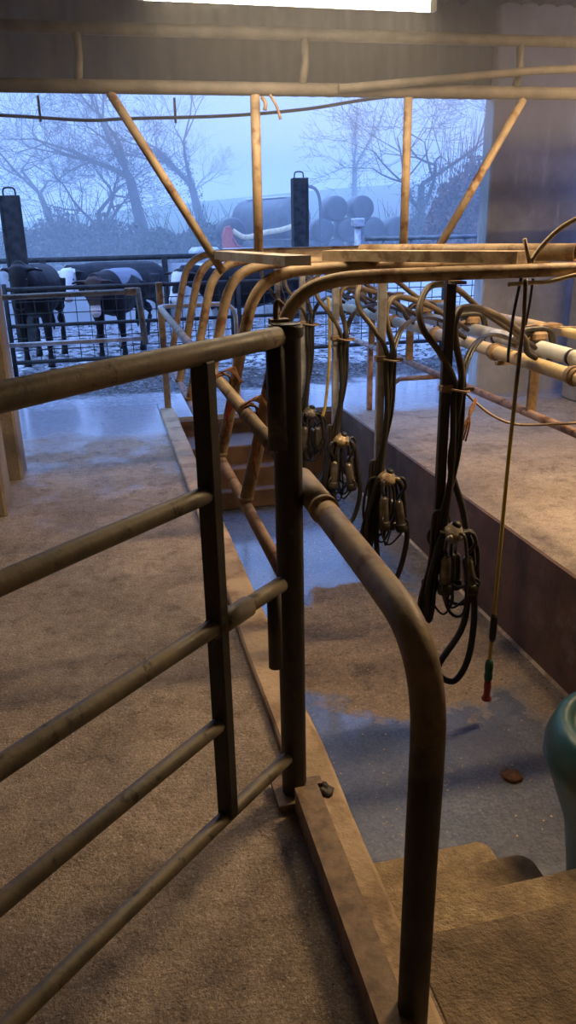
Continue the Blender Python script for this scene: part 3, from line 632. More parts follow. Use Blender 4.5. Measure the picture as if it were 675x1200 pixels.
line('pipe_wire', cat([(2.36, 3.95, 1.01), (2.40, 3.8, 1.06), (2.44, 3.6, 1.075), (2.5, 3.5, 1.06)], 6), .004, M['wire'], 'thin wire curled over the rearmost pipe', 'wire', 6)

# twine
def twine(y, z, label, m2, n=4, drop=.2):
    r = empty('baler_twine', (RX, y, z)); tag(r, label, 'twine', 'twine knots on the handrail')
    b = MB(); rn = random.Random(int(y*100))
    for k in range(n):
        ph = rn.uniform(0, 6); pts = []
        for q in range(13):
            a = 2*PI*q/12; pts.append((math.cos(a)*.036+.012, (k-n/2)*.010+.008*math.sin(a+ph), math.sin(a)*.033))
        b.tube(pts, .0045, 6)
    b.build('twine_wrap', M['twine'], r)
    b = MB()
    for k in range(4): b.tube(cat([(.03, 0, .0), (.035+.006*k, -.02, -.05), (.02+.008*k, -.03+.004*k, -drop*.6), (.03-.006*k, -.02, -drop+.02*k)], 4), .0045, 6)
    b.build('twine_tail', m2, r)
    b = MB()
    for k in range(5): b.tube(cat([(-.02, 0, .02), (.03+.01*k, .02*k-.03, .05), (.075+.004*k, -.02+.012*k, .015), (.085+.006*k, .01*k-.02, -.02)], 4), .0035, 6)
    b.build('frayed_end', M['twine'], r)
twine(2.79, .948, 'orange twine wrapped round handrail and nearest hoop with a frayed tuft', M['twine'], 5, .26)
twine(3.44, .950, 'orange twine on the handrail with red ends hanging down', M['twinered'], 4, .22)

# steps
def step(x0, x1, y0, y1, z0, z1, seed):
    """worn concrete step, rounded at its outer corner"""
    b = MB(); r = .045; P = [(x0, y0), (x1, y0)]
    for k in range(6): a = k/5*PI/2; P.append((x1-r+r*math.cos(a), y1-r+r*math.sin(a)))
    nx = 10
    for k in range(1, nx): P.append((x1-r-(x1-r-x0)*k/nx, y1 + .006*noise.noise(V((k*1.7, seed, 0)))))
    P.append((x0, y1))
    n = len(P); c = V(((x0+x1)/2, (y0+y1)/2))
    ins = [(V(p)-c) * (1-.012/max(.05, (V(p)-c).length)) + c for p in P]
    vs = [(p[0], p[1], z0) for p in P] + [(p[0], p[1], z1-.012) for p in P] + [(p.x, p.y, z1) for p in ins]
    fs = [tuple(reversed(range(n)))] + [(k*n+i, k*n+(i+1) % n, (k+1)*n+(i+1) % n, (k+1)*n+i) for k in range(2) for i in range(n)] + [tuple(range(2*n, 3*n))]
    b.add(vs, fs, False); return b
st = empty('concrete_steps', (PL+.3, 1.4, PZ)); tag(st, 'worn gritty concrete steps going down into the pit in the near foreground', 'steps')
for (x1, y0, y1, z1, sd) in ((1.36, 1.253, 1.475, -.14, 1), (1.15, 1.253, 1.69, -.28, 2), (1.125, 1.253, 1.905, -.42, 3)):
    o = step(PL+.002, x1, y0, y1, PZ, z1, sd).build('step', M['step'], st); o.location = -st.location
b = step(.556, 2.1, .5, 1.262, -.2, .004, 4); o = b.build('landing', M['landing']); tag(o, 'worn concrete landing at the head of the near steps', 'landing')
st = empty('concrete_steps', (1.3, 6.4, PZ)); tag(st, 'dark concrete steps up out of the far end of the pit', 'steps')
for (y0, z1) in ((5.98, -.46), (6.13, -.31), (6.30, -.16)):
    b = MB(); b.box((.98, (y0+6.79)/2, (PZ+z1)/2), (.82, 6.79-y0, z1-PZ), bev=.01); o = b.build('step', M['pitwall'], st); o.location = -st.location

# teal drum
b = MB(); b.lathe([(.13, 0), (.15, .03), (.165, .18), (.19, .36), (.27, .585), (.282, .62), (.280, .66), (.255, .73), (.235, .745), (.21, .745), (.205, .725), (.19, .72)], (0, 0, 0), 28)
r_ = empty('plastic_drum', (1.50, 1.69, PZ)); tag(r_, 'teal plastic drum at the right edge beside the steps', 'drum'); b.build('drum_body', M['teal'], r_)
b = MB(); b.lathe([(.03, 0), (.035, .005), (.035, .02), (.03, .028)], (.1, .05, .715), 14); b.build('cap', M['rubber'], r_)

# dung clump and debris in pit
def lump(x, y, z, r, m, name, label, c, seed, grp=None):
    b = MB(); n = 14; vs = []; fs = []
    for i in range(9):
        t = i/8*PI/2
        for k in range(n):
            a = 2*PI*k/n; q = V((math.cos(a)*math.cos(t), math.sin(a)*math.cos(t), math.sin(t)))
            f = 1+.45*noise.noise(q*2.2+V((seed, 0, 0))); vs.append((x+q.x*r*f, y+q.y*r*f, z-.002+q.z*r*.6*f))
    for i in range(8):
        for k in range(n): fs.append((i*n+k, i*n+(k+1) % n, (i+1)*n+(k+1) % n, (i+1)*n+k))
    b.add(vs, fs, True); o = b.build(name, m); tag(o, label, c, grp); return o
lump(1.50, 2.38, PZ, .045, M['dung'], 'dung_clump', 'reddish-brown clump lying alone on the wet pit floor', 'dung', 3)
lump(.495, 1.765, .034, .032, M['near_black'], 'dung_clump', 'dark clump of muck on the kerb by the foot of the gate post', 'dung', 8)
b = MB(); b.prism([(PR-.012, PZ), (PR-.012, PZ+.012), (PR-.020, PZ+.006), (PR-.028, PZ)], 'y', 1.3, 6.7); struct('trim_3', b, M['kerb'], 'pale crusted line along the foot of the pit wall')

# grit on floors: uncountable
rn = random.Random(3)
b = MB()
def pebble(x, y, z, s):
    vs = [V((1, 0, 0)), V((-1, 0, 0)), V((0, 1, 0)), V((0, -1, 0)), V((0, 0, 1)), V((0, 0, -1))]
    R = Matrix.Rotation(rn.uniform(0, 6), 3, 'Z')
    b.add([V((x, y, z)) + R @ V((v.x*s*rn.uniform(.7, 1.3), v.y*s*rn.uniform(.6, 1.2), v.z*s*.5)) for v in vs], [(0, 2, 4), (2, 1, 4), (1, 3, 4), (3, 0, 4), (2, 0, 5), (1, 2, 5), (3, 1, 5), (0, 3, 5)], False)
for _ in range(1500): pebble(rn.uniform(-1.3, .40), rn.uniform(.5, 6.5)**1, .0, rn.uniform(.0012, .0035))
for _ in range(500): pebble(rn.uniform(.6, 2.0), rn.uniform(2.0, 5.8), PZ, rn.uniform(.0015, .006))
for _ in range(420): pebble(rn.uniform(.6, 2.0), rn.uniform(.6, 1.24), .005, rn.uniform(.001, .003))
tag(b.build('grit', M['kerb']), 'pale grit and chaff scattered over the concrete floors', 'grit', kind='stuff')

# ------------------------------------------------------------------ half gate and yard hurdles
hg = empty('half_gate', (-.98, 7.62, 0)); tag(hg, 'brown two-bar tubular gate in front of the cows, left of the pit', 'gate')
b = MB(); b.tube(cat([(0, 0, 1.04), (1.29, 0, 1.055)], 3), .026, 14); b.build('gate_bar', M['tube_dark'], hg)
b = MB(); b.tube([(0, 0, .61), (1.33, 0, .615)], .022, 14); b.build('gate_bar', M['galv'], hg)
b = MB(); b.tube([(1.31, 0, 1.08), (1.345, 0, .56)], .03, 14); b.build('end_upright', M['tube_dark'], hg)
b = MB(); b.box((1.26, 0, 1.055), (.14, .05, .07), bev=.01); b.build('latch', M['bodge'], hg)
b = MB(); b.tube([(-.02, 0, 0), (-.02, 0, 1.3)], .045, 14); b.build('hanging_post', M['yardsteel'], hg)

def hurdle(x0, x1, y, label, sag=0):
    w = x1-x0; r = empty('mesh_gate', (x0, y, 0)); tag(r, label, 'gate', 'dark mesh gates across the yard')
    for z, rr in ((1.0, .024), (.60, .021), (.19, .024)):
        b = MB(); b.tube([(0, 0, z), (w, 0, z)], rr, 12); b.build('rail', M['yardsteel'], r)
    for x in (.0, w):
        b = MB(); b.tube([(x, 0, .03), (x, 0, 1.06)], .026, 12); b.build('end_upright', M['yardsteel'], r)
    b = MB()
    for z in (.86, .73, .46, .33): b.tube([(0, 0, z), (w, 0, z)], .006, 6)
    n = int(w/.15)
    for k in range(1, n): b.tube([(w*k/n, 0.006, .19), (w*k/n, .006, 1.0)], .005, 6)
    b.build('mesh_infill', M['yardsteel'], r)
hurdle(-1.05, 1.5, 9.3, 'left mesh gate across the yard, in front of the cows')
hurdle(1.58, 4.2, 9.3, 'middle mesh gate across the yard, behind the clusters')
hurdle(4.28, 6.9, 9.3, 'right mesh gate across the yard, partly behind the grey wall')
hurdle(-3.7, -1.13, 9.3, 'leftmost mesh gate, cut by the left edge')

# feed barrier and capped post
fb = empty('feed_barrier', (4.4, 13, 0)); tag(fb, 'galvanised feed barrier with slanting bars beyond the yard at right', 'barrier')
for z in (1.38, .75):
    b = MB(); b.tube([(0, 0, z), (3.4, 0, z)], .035, 12); b.build('rail', M['feedsteel'], fb)
for k in range(7):
    b = MB(); b.tube([(.15+k*.5, 0, .75), (.34+k*.5, 0, 1.38)], .022, 10); b.build('slant_bar', M['feedsteel'], fb)
for x in (.1, 3.3):
    b = MB(); b.tube([(x, 0, -.02), (x, 0, .78)], .035, 12); b.build('foot', M['galv'], fb)
cp = empty('capped_post', (4.235, 12.9, 0)); tag(cp, 'pale round post with a square cap at the left end of the feed barrier', 'post')
b = MB(); b.tube([(0, 0, 0), (0, 0, 1.58)], .055, 14); b.build('post_tube', M['galv'], cp)
b = MB(); b.box((0, 0, 1.64), (.19, .19, .14), bev=.02); b.build('cap', M['galv'], cp)

# dark stanchions with a hoop on top
for (x, y, zt, w, label) in ((3.59, 14.3, 2.40, .25, 'dark square pillar with a lifting hoop, right of the middle hanger'), (-1.13, 12.2, 2.08, .26, 'dark square pillar with a lifting hoop behind the leftmost cow')):
    r = empty('steel_pillar', (x, y, 0)); tag(r, label, 'pillar', 'dark pillars in the yard')
    b = MB(); b.box((0, 0, zt/2), (w, w, zt), bev=.01)
    for sx in (-1, 1): b.box((sx*w/2, -w/2, zt/2), (.03, .03, zt))
    b.build('pillar_shaft', M['yardsteel'], r)
    b = MB(); b.tube(cat([(-.08, 0, zt-.02), (-.08, 0, zt+.06), (-.05, 0, zt+.1), (.05, 0, zt+.1), (.08, 0, zt+.06), (.08, 0, zt-.02)], 4), .012, 8); b.build('lifting_hoop', M['yardsteel'], r)

# bales
bales = [(10.05, 34, 2.28, 'upper black wrapped bale, left of the two on top'), (11.22, 34, 2.28, 'upper black wrapped bale, right of the two on top')]
for k, w_ in enumerate(('left end', 'second from left', 'third from left', 'right end')): bales.append((9.45+k*1.14, 34, 1.42, 'black bale in the middle layer of the stack, ' + w_))
for k, w_ in enumerate(('left end', 'second from left', 'centre', 'second from right', 'right end')): bales.append((8.88+k*1.14, 34, .56, 'black bale in the bottom layer of the stack, ' + w_))
bales.append((4.85, 29.8, 1.43, 'lone black bale beside the red implement'))
for (x, y, z, l) in bales:
    b = MB(); rb = .515
    b.lathe([(.2, -.60), (.44, -.58), (.49, -.53), (rb, -.43), (rb+.003, 0), (rb, .43), (.49, .53), (.44, .58), (.2, .60)], (0, 0, 0), 24, axis=(0, 1, 0))
    o = b.build('wrapped_bale', M['bale'], loc=(x, y, z)); tag(o, l, 'bale', 'black wrapped bales' if z != 1.43 else None)
b = MB(); b.box((4.85, 29.8, .43), (1.7, 1.5, .90), bev=.05); b.build('x', M['yardsteel']); bpy.data.objects['x'].name = 'stone_plinth'; tag(bpy.data.objects['stone_plinth'], 'dark block plinth under the lone black bale', 'plinth')

# slurry tanker
tk = empty('slurry_tanker', (7.05, 32, 0), .35); tag(tk, 'grey round-ended slurry tanker with an arched filling pipe', 'tanker')
b = MB(); b.lathe([(.1, -.28), (.45, -.22), (.68, -.08), (.76, .08), (.76, 3.6), (.6, 3.8), (.1, 3.9)], (0, -1.4, 1.9), 26, axis=(0, 1, 0)); b.build('tank', M['tanker'], tk)
b = MB(); b.box((0, .4, 2.68), (.5, 3.0, .06), bev=.02); b.build('walkboard', M['tankertop'], tk)
b = MB(); b.tube(cat([(.05, -1.6, 2.45), (.15, -1.65, 2.85), (.45, -1.7, 3.02), (.8, -1.75, 2.85), (.95, -1.75, 2.3), (.95, -1.75, 1.2)], 6), .06, 12); b.build('filling_pipe', M['tanker'], tk)
b = MB(); b.box((0, .3, 1.0), (1.1, 3.6, .2)); b.tube([(0, -1.4, .95), (0, -3.0, .8)], .07, 8); b.build('chassis', M['yardsteel'], tk)
for sx in (-1, 1):
    b = MB(); b.lathe([(.2, -.16), (.5, -.17), (.56, -.1), (.56, .1), (.5, .17), (.2, .16)], (sx*.85, .6, .56), 22, axis=(1, 0, 0)); b.build('wheel', M['rubber'], tk)
# red implement
ri = empty('farm_implement', (5.15, 27.5, 0)); tag(ri, 'red farm implement with a pale boom, standing left of the tanker', 'implement')
b = MB(); b.prism([(-.95, .75), (-.95, 1.35), (-.86, 1.62), (-.70, 1.66), (-.62, 1.45), (-.66, 1.2), (-.50, .9), (-.35, .75)], 'y', -.22, .22); b.tube([(-.8, 0, 1.6), (-.45, 0, 1.0), (.1, 0, .75)], .05, 8); b.build('red_frame', M['red'], ri)
b = MB(); b.tube(cat([(-.6, 0, 1.5), (-.15, 0, 1.28), (.5, 0, 1.42), (1.1, 0, 1.5), (1.55, 0, 1.62)], 4), .09, 10); b.build('boom', M['milkpipe'], ri)
b = MB(); b.box((1.65, 0, 1.62), (.3, .2, .12), bev=.03); b.build('boom_head', M['red'], ri)
for sx in (-.75, .6):
    b = MB(); b.lathe([(.1, -.1), (.42, -.12), (.46, 0), (.42, .12), (.1, .1)], (sx, -.1, .46), 20, axis=(0, 1, 0)); b.build('wheel', M['rubber'], ri)
b = MB(); b.box((.1, 0, .62), (1.7, .4, .14)); b.build('chassis', M['yardsteel'], ri)

# overhead cable outside
cb = empty('overhead_cable', (0, 7.25, 2.5)); tag(cb, 'dark sagging cable strung across the open end', 'cable')
b = MB(); b.tube(cat([(-2.6, 0, .06), (-.64, 0, -.015), (0, 0, -.045), (.35, 0, -.03), (1.2, 0, .0), (1.9, 0, .06), (2.6, 0, .16), (4, 0, .3)], 6), .014, 8); b.build('cable_run', M['rubber'], cb)
for x in (-.35, .75):
    b = MB(); b.tube([(x, 0, .13), (x, 0, -.06)], .012, 6); b.build('hanging_clip', M['rubber'], cb)
b = MB(); b.tube(cat([(.90, 4.15, 2.21), (.93, 4.14, 2.16), (.95, 4.14, 2.10)], 3), .008, 6); b.tube(cat([(.86, 4.15, 2.2), (.875, 4.14, 2.17), (.87, 4.14, 2.14)], 3), .01, 6)
tag(b.build('string_scrap', M['bodge']), 'scraps of string dangling from the beam by the left hanger', 'string')

# ------------------------------------------------------------------ cows
def loft(b, secs, n=14):
    """secs: (center, ry, rz) with axis along the path; ry sideways, rz in the path's up plane"""
    P = [V(s[0]) for s in secs]; vs = []
    for i, (c, ry, rz) in enumerate(secs):
        t = (P[min(i+1, len(P)-1)]-P[max(i-1, 0)]).normalized()
        side = V((0, 0, 1)).cross(t) if abs(t.z) < .97 else V((0, 1, 0))
        side.normalize(); up = t.cross(side)
        for k in range(n):
            a = 2*PI*k/n; vs.append(P[i] + side*math.cos(a)*ry + up*math.sin(a)*rz)
    fs = [(i*n+k, i*n+(k+1) % n, (i+1)*n+(k+1) % n, (i+1)*n+k) for i in range(len(P)-1) for k in range(n)] + [tuple(reversed(range(n))), tuple(range((len(P)-1)*n, len(P)*n))]
    b.add(vs, fs, True)
def cow(name, label, loc, rz, scale, neck_yaw, head_pitch, colour, head_drop=0., seed=0, hyaw=None):
    b = MB()
    loft(b, [((-.86, 0, 1.10), .06, .06), ((-.82, 0, 1.08), .15, .17), ((-.70, 0, 1.05), .23, .25), ((-.45, 0, 1.01), .27, .30), ((-.1, 0, .97), .31, .35), ((.2, 0, .97), .30, .35), ((.45, 0, 1.0), .25, .33), ((.62, 0, 1.02), .19, .27), ((.74, 0, 1.04), .1, .16)], 18)
    # neck
    ny = neck_yaw; dirn = V((math.cos(ny), math.sin(ny), 0))
    n0 = V((.50, 0, 1.06)); poll = V((.68, 0, 0)) + dirn*.40 + V((0, 0, 1.28-head_drop))
    loft(b, [(n0, .17, .27), (n0.lerp(poll, .35), .14, .21), (n0.lerp(poll, .7), .115, .165), (poll, .10, .13)])
    hy = ny if hyaw is None else hyaw
    hd = V((math.cos(hy)*math.cos(head_pitch), math.sin(hy)*math.cos(head_pitch), -math.sin(head_pitch)))
    side = V((0, 0, 1)).cross(V((math.cos(hy), math.sin(hy), 0))).normalized()
    L0 = poll - hd*.06
    loft(b, [(L0, .07, .07), (L0+hd*.05, .115, .12), (L0+hd*.15, .118, .125), (L0+hd*.26, .095, .11), (L0+hd*.37, .075, .09), (L0+hd*.45, .078, .08), (L0+hd*.51, .075, .07), (L0+hd*.545, .045, .045)], 16)
    jaw = L0 - hd.cross(side).normalized()*0
    for s in (-1, 1):   # ears
        e0 = L0 + hd*.06 + side*s*.09
        loft(b, [(e0, .03, .035), (e0+side*s*.07+V((0, 0, .015)), .055, .022), (e0+side*s*.14+V((0, 0, .01)), .055, .018), (e0+side*s*.21+V((0, 0, -.015)), .018, .012)], 10)
    for s in (-1, 1):
        o = .05*(s if seed % 2 else -s)
        b_ = b
        loft(b, [((.46, s*.13, 1.0), .13, .15), ((.47, s*.16, .80), .10, .13), ((.46+o*.3, s*.165, .62), .068, .085), ((.46+o*.6, s*.165, .42), .05, .055), ((.455+o*.8, s*.165, .36), .046, .05), ((.45+o, s*.165, .20), .034, .036), ((.45+o, s*.165, .11), .044, .046), ((.47+o, s*.165, .05), .05, .056), ((.48+o, s*.165, .0), .058, .065)], 10)
        loft(b, [((-.56, s*.12, 1.05), .15, .22), ((-.55, s*.17, .86), .12, .19), ((-.50, s*.185, .70), .095, .14), ((-.60-o*.5, s*.18, .54), .058, .085), ((-.70-o, s*.175, .44), .045, .062), ((-.69-o, s*.175, .36), .040, .048), ((-.64-o, s*.175, .20), .036, .038), ((-.62-o, s*.175, .11), .044, .046), ((-.60-o, s*.175, .05), .05, .056), ((-.59-o, s*.175, .0), .058, .065)], 10)
    loft(b, [((-.84, 0, 1.18), .035, .035), ((-.91, .0, 1.10), .028, .028), ((-.93, .01, .85), .022, .022), ((-.92, .015, .6), .024, .024), ((-.92, .02, .45), .04, .04), ((-.92, .02, .33), .015, .015)], 8)
    tmp = b.build('tmp', M['hide'])
    md = tmp.modifiers.new('r', 'REMESH'); md.mode = 'VOXEL'; md.voxel_size = .016
    sm = tmp.modifiers.new('s', 'SMOOTH'); sm.iterations = 6; sm.factor = .5
    dg = bpy.context.evaluated_depsgraph_get(); dg.update()
    me = bpy.data.meshes.new_from_object(tmp.evaluated_get(dg)); bpy.data.objects.remove(tmp)
    me.name = name; me.polygons.foreach_set('use_smooth', [True]*len(me.polygons))
    ca = me.color_attributes.new('Col', 'FLOAT_COLOR', 'POINT')
    up = hd.cross(side); muz = L0+hd*.50
    for i, v in enumerate(me.vertices):
        p = v.co; q = p-L0; h = q.dot(hd); sd = q.dot(side); r_ = (p-L0-hd*h).length
        ca.data[i].color = (*colour(p, h, sd, r_, (p-muz).length), 1)
    me.materials.clear(); me.materials.append(M['hide'])
    o = bpy.data.objects.new(name, me); col.objects.link(o); o.location = loc; o.rotation_euler = (0, 0, rz); o.scale = (scale,)*3
    tag(o, label, 'cow', 'cattle in the yard')
    upv = side.cross(hd)*-1
    if upv.z < 0: upv = -upv
    for s in (-1, 1):
        e = MB(); e.lathe([(.004, -.016), (.012, -.010), (.017, 0), (.012, .010), (.004, .016)], L0+hd*.19+side*s*.098+upv*.045, 12, axis=side); e.build('eye', M['rubber'], o)
        e = MB(); e.lathe([(.004, -.008), (.011, -.004), (.012, 0), (.011, .005), (.004, .008)], L0+hd*.535+side*s*.035+upv*.012, 10, axis=hd); e.build('nostril', M['rubber'], o)
    return o
BK = (.014, .012, .012)
def black_cow(p, h, sd, r, dm):
    if p.z < .1: return (.02, .017, .015)
    if 0 < h < .14 and .15 < abs(sd) < .24 and r < .34 and noise.noise(p*9) > -.05: return (.42, .42, .42)
    n = noise.noise(p*4); return tuple(c*(1+.5*n) for c in BK)
def white_muzzle(p, h, sd, r, dm):
    if dm < .10: return (.66, .54, .48)
    if dm < .125: return (.40, .34, .30)
    if h > -.02 and h < .42 and r < .2: return (.055, .032, .024)
    n = noise.noise(p*4); return tuple(c*(1+.5*n) for c in BK)
def white_face(p, h, sd, r, dm):
    if dm < .08: return (.55, .42, .38)
    if h > .0 and r < .2 and abs(sd) < .14: return (.62, .58, .54)
    n = noise.noise(p*4); return tuple(c*(1+.5*n) for c in (.03, .03, .032))
def pied(p, h, sd, r, dm):
    if h > .08 and r < .17 and noise.noise(p*5+V((3, 1, 0))) > -.1: return (.6, .58, .55)
    if noise.noise(p*1.7+V((9, 2, 1))) > .22: return (.5, .5, .5)
    n = noise.noise(p*4); return tuple(c*(1+.5*n) for c in BK)
def painted_sheen(p, h, sd, r, dm):  # sky sheen along the back, put into the hide colour
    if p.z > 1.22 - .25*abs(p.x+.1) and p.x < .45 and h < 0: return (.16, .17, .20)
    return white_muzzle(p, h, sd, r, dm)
cow('cow', 'all-black cow facing the gate at the far left, pale inside its ears', (-.80, 10.55, 0), -PI/2-.10, .93, 0., 1.2, black_cow, .0, 1)
cow('cow', 'black cow with a pinkish-white muzzle and sky sheen painted on its back, looking through the half gate', (.20, 10.75, 0), -PI/2-.32, .86, .0, 1.2, painted_sheen, .10, 2, hyaw=.3)
cow('cow', 'black cow with a white face standing side-on behind the other two', (.28, 12.4, 0), PI+.45, .88, .5, 1.15, white_face, .10, 3, hyaw=1.1)
cow('cow', 'black and white cow behind the stall hoops at right', (1.95, 10.7, 0), PI+.12, .90, .35, 1.0, pied, .12, 4, hyaw=.8)

# ------------------------------------------------------------------ trees
def tree(x, y, h, seed, label, spread=.55, levels=6, ivy=0, trunk_r=.22, lean=(0, 0), mat_='bark', cnt=(3, 4), first=.28, leafm='ivy', bare=True, grp='trees in the fog', g=0.):
    rn = random.Random(seed); b = MB(); segs = []; ivp = []
    def grow(p, d, ln, r, lv):
        n = 3 if lv < 3 else 2; pts = [p]; rs = [r]
        for k in range(n):
            d = (d + V((rn.gauss(0, .13), rn.gauss(0, .13), rn.gauss(0, .08)+ (.05 if lv else 0)))).normalized()
            p = p + d*ln/n; pts.append(p); rs.append(max(.006, r*(1-.35*(k+1)/n)))
        b.tube(pts, rs, 8 if lv == 0 else (5 if lv < 3 else 3), cap=False)
        if lv <= ivy: 
            for a_, c_ in zip(pts, pts[1:]): ivp.append((a_, c_, r))
        if lv >= levels: return
        for c in range(rn.randint(*cnt) if lv < levels-1 else 4):
            f = rn.uniform(.45, 1) if lv else rn.uniform(.5, 1)
            q = pts[0].lerp(pts[-1], f) if n == 1 else pts[min(n, int(f*n)+ (1 if f < 1 else 0))-0] 
            ax = d.cross(V((rn.gauss(0, 1), rn.gauss(0, 1), rn.gauss(0, 1)))).normalized()
            nd_ = (Matrix.Rotation(rn.uniform(.35, 1.0)*spread*1.7, 3, ax) @ d).normalized()
            nd_.z = nd_.z*.85 + .08 - g*lv
            grow(q, nd_.normalized(), ln*rn.uniform(.62, .86), rs[-1]*rn.uniform(.55, .8), lv+1)
    grow(V((0, 0, -.1)), V((lean[0], lean[1], 1)).normalized(), h*first, trunk_r, 0)
    root = empty('bare_tree', (x, y, landz(x, y) if y > 39 else 0)); tag(root, label, 'tree', grp)
    b.build('branches', M[mat_], root)
    if ivy:
        f = MB()
        for a_, c_, r in ivp:
            for k in range(int(100*(c_-a_).length)+6):
                q = a_.lerp(c_, rn.random()) + V((rn.gauss(0, 1), rn.gauss(0, 1), rn.gauss(0, 1))).normalized()*(r+abs(rn.gauss(0, .2)))
                s = rn.uniform(.035, .075); u = V((rn.gauss(0, 1), rn.gauss(0, 1), rn.gauss(0, 1))).normalized(); w = u.cross(V((rn.gauss(0, 1), rn.gauss(0, 1), 1))).normalized()
                f.add([q-u*s, q+w*s*.7, q+u*s, q-w*s*.7], [(0, 1, 2, 3)], False)
        f.build('ivy_foliage', M[leafm], root)
    return root
def scrub(x, y, w, d, h, n, m, label, seed, name='scrub_bush'):
    rn = random.Random(seed); b = MB()
    for k in range(n):
        a = rn.uniform(0, 2*PI); rr = rn.random()**.5; px = math.cos(a)*rr*w/2; py = math.sin(a)*rr*d/2
        hh = h*(1-rr*rr*.6)*(.8+.3*noise.noise(V((px*.8+seed, py, 0)))); z = hh*rn.random()**.6
        s = rn.uniform(.06, .16); u = V((rn.gauss(0, 1), rn.gauss(0, 1), rn.gauss(0, 1))).normalized(); w_ = u.cross(V((rn.gauss(0, 1), rn.gauss(0, 1), 1))).normalized()
        q = V((px, py, z)); b.add([q-u*s, q+w_*s*.5, q+u*s, q-w_*s*.5], [(0, 1, 2, 3)], False)
    for k in range(60):
        a = rn.uniform(0, 2*PI); px = math.cos(a)*w*.3*rn.random(); py = math.sin(a)*d*.3*rn.random()
        b.tube([(px, py, 0), (px*1.3+rn.gauss(0, .2), py*1.3, h*.5), (px*1.6+rn.gauss(0, .4), py*1.6, h*rn.uniform(.8, 1.2))], [.03, .02, .008], 4, cap=False)
    o = b.build(name, m, loc=(x, y, landz(x, y) if y > 39 else 0)); tag(o, label, 'bush', 'hedge and scrub in the fog'); return o
tree(2.6, 42, 14.5, 11, 'large spreading bare tree behind the left part of the yard wall', .62, 6, 1, .34)
tree(-2.0, 47, 12, 12, 'bare twiggy tree at far left in the fog', .6, 6, 0, .22)
tree(6.0, 46, 13, 13, 'bare tree behind the left hanger, ivy on its trunk', .5, 6, 1, .3)
tree(.2, 39, 9, 14, 'smaller twiggy tree in front of the large bare tree', .65, 6, 0, .2)
tree(19.4, 60, 13, 21, 'small ivy-clad tree standing alone on the field between the hangers', .28, 3, 2, .26, cnt=(2, 3))
tree(15.8, 38, 12.5, 22, 'bare wide tree whose branches reach left above the bales', .7, 6, 1, .26, lean=(-.15, 0))
tree(15.9, 33, 12, 23, 'ivy-covered tree just right of the right hanger', .5, 6, 3, .26)
tree(18.6, 36, 13, 24, 'tall ivy-covered tree beside the grey wall', .5, 6, 3, .28)
tree(9.6, 75, 11, 25, 'faint bare tree far off in the fog', .55, 5, 0, .2)
scrub(-1.0, 37, 8, 3, 2.9, 7000, M['scrub'], 'grey-green scrub behind the yard wall at far left', 1)
scrub(4.2, 35, 6, 2.5, 2.3, 6000, M['ivy'], 'dark bramble scrub below the large bare tree', 2)
scrub(14.4, 30.5, 3, 2.2, 4.6, 6500, M['rustleaf'], 'rust-leaved bush behind the right hanger', 3)
scrub(17.2, 31.5, 5, 3, 4.6, 9000, M['ivy'], 'dark green scrub below the trees at right', 4)
scrub(15.0, 37, 4, 2, 2.4, 3500, M['scrub'], 'thin scrub right of the stacked bales', 5)
scrub(8.8, 40, 5, 2, 2.6, 3500, M['scrub'], 'thin scrub between tanker and bales', 6)

# white scraps and rubble near far wall
b = MB(); 
for k, (x, y, sx, sz) in enumerate(((3.2, 17.5, 1.2, .35), (4.6, 18, .9, .3), (2.3, 17.8, .6, .42))):
    b.box((x, y, 1.0), (sx, .6, sz), Matrix.Rotation(.2*k-.2, 3, 'Z'), bev=.08)
b.box((3.4, 17.8, .42), (3.6, .9, .86), bev=.03)
tag(b.build('silage_clamp_edge', M['panel']), 'pale heap with sheeting behind the middle of the yard wall', 'heap')

# ------------------------------------------------------------------ fog (real volume outside)
def haze(name, c, d, dens, colr, label):
    b = MB(); b.box(c, d); o = b.build(name, M['field']); fm = bpy.data.materials.new(name + '_volume'); fm.use_nodes = True; nt = fm.node_tree
    nt.nodes.remove(nt.nodes['Principled BSDF'])
    vol = nd(nt, 'ShaderNodeVolumeScatter'); vol.inputs['Density'].default_value = dens; vol.inputs['Color'].default_value = (*colr, 1)
    nt.links.new(vol.outputs[0], nt.nodes['Material Output'].inputs['Volume'])
    o.data.materials.clear(); o.data.materials.append(fm); tag(o, label, 'fog', kind='stuff'); return o
haze('fog', (20, 110, 19.4), (190, 184, 40), .015, (.86, .94, 1), 'blue winter mist lying over the fields beyond the yard wall')
haze('lamp_glare_haze', (1.1, 2.9, 2.6), (6.2, 7.7, 1.35), .042, (1, 1, 1), 'haze volume added under the roof for the glare round the lamps')  # volume added to stand in for lens glare round the tube

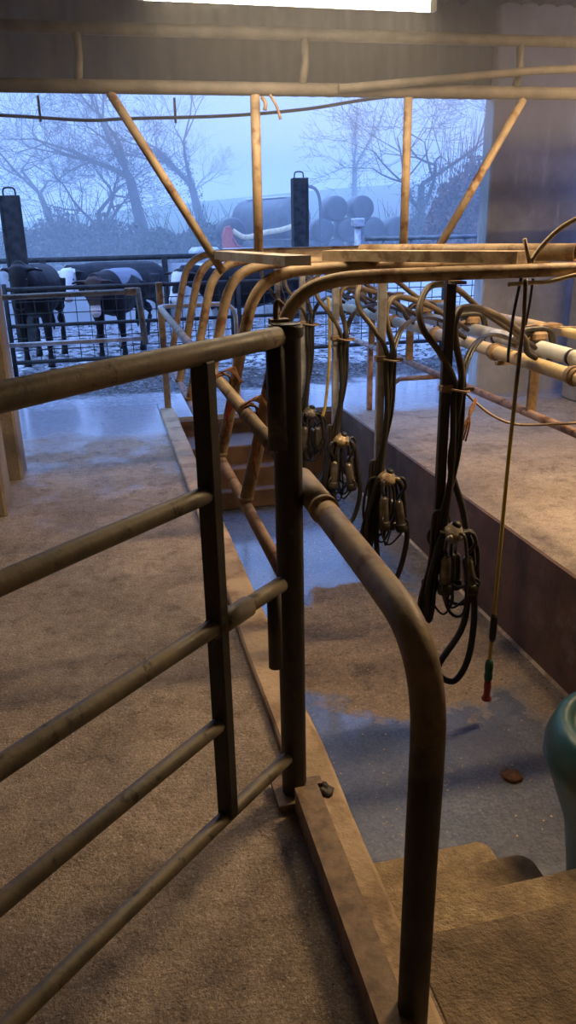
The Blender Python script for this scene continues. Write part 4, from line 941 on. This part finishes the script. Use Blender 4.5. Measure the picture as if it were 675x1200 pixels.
# ------------------------------------------------------------------ world
w = bpy.data.worlds.new('World'); bpy.context.scene.world = w; w.use_nodes = True; nt = w.node_tree; bg = nt.nodes['Background']
tc = nd(nt, 'ShaderNodeTexCoord'); sp = nd(nt, 'ShaderNodeSeparateXYZ'); nt.links.new(tc.outputs['Generated'], sp.inputs[0])
mr = nd(nt, 'ShaderNodeMapRange'); mr.inputs['From Min'].default_value = -.25; mr.inputs['From Max'].default_value = .55; nt.links.new(sp.outputs['X'], mr.inputs['Value'])
rp = nd(nt, 'ShaderNodeValToRGB'); rp.color_ramp.elements[0].color = (.29, .50, 1.0, 1); rp.color_ramp.elements[1].color = (.12, .22, .72, 1)
nt.links.new(mr.outputs['Result'], rp.inputs['Fac']); zm = nd(nt, 'ShaderNodeMapRange'); zm.inputs['From Min'].default_value = 0.; zm.inputs['From Max'].default_value = .7; zm.inputs['To Min'].default_value = .68; zm.inputs['To Max'].default_value = 2.6
nt.links.new(sp.outputs['Z'], zm.inputs['Value'])   # an overcast sky is brightest overhead
vm = nd(nt, 'ShaderNodeVectorMath', operation='SCALE'); nt.links.new(rp.outputs['Color'], vm.inputs[0]); nt.links.new(zm.outputs['Result'], vm.inputs['Scale'])
nt.links.new(vm.outputs['Vector'], bg.inputs['Color']); bg.inputs['Strength'].default_value = 2.2

# ------------------------------------------------------------------ camera (world rotation solved from the photograph's vanishing points)
W_, H_ = 675., 1200.
vp = (112-W_/2, -(270-H_/2)); nd2 = (385-W_/2, -(3000-H_/2))
f2 = -(vp[0]*nd2[0]+vp[1]*nd2[1]); f = math.sqrt(f2)
Y = V((vp[0], vp[1], -f)).normalized(); Z = -V((nd2[0], nd2[1], -f)).normalized(); X = Y.cross(Z)
R = Matrix((X, Y, Z))
cd = bpy.data.cameras.new('camera'); cam = bpy.data.objects.new('camera', cd); col.objects.link(cam)
cd.sensor_fit = 'VERTICAL'; cd.sensor_height = 24.; cd.lens = f/H_*24.; cd.clip_start = .02; cd.clip_end = 500
cam.matrix_world = Matrix.Translation((0, 0, 1.6)) @ R.to_4x4()
S = bpy.context.scene; S.camera = cam
S.view_settings.view_transform = 'Standard'; S.view_settings.look = 'None'; S.view_settings.gamma = 1; S.view_settings.exposure = 0.; S.view_settings.use_curve_mapping = False
S.cycles.volume_bounces = 2; S.cycles.max_bounces = 8
S.cycles.sample_clamp_indirect = 6
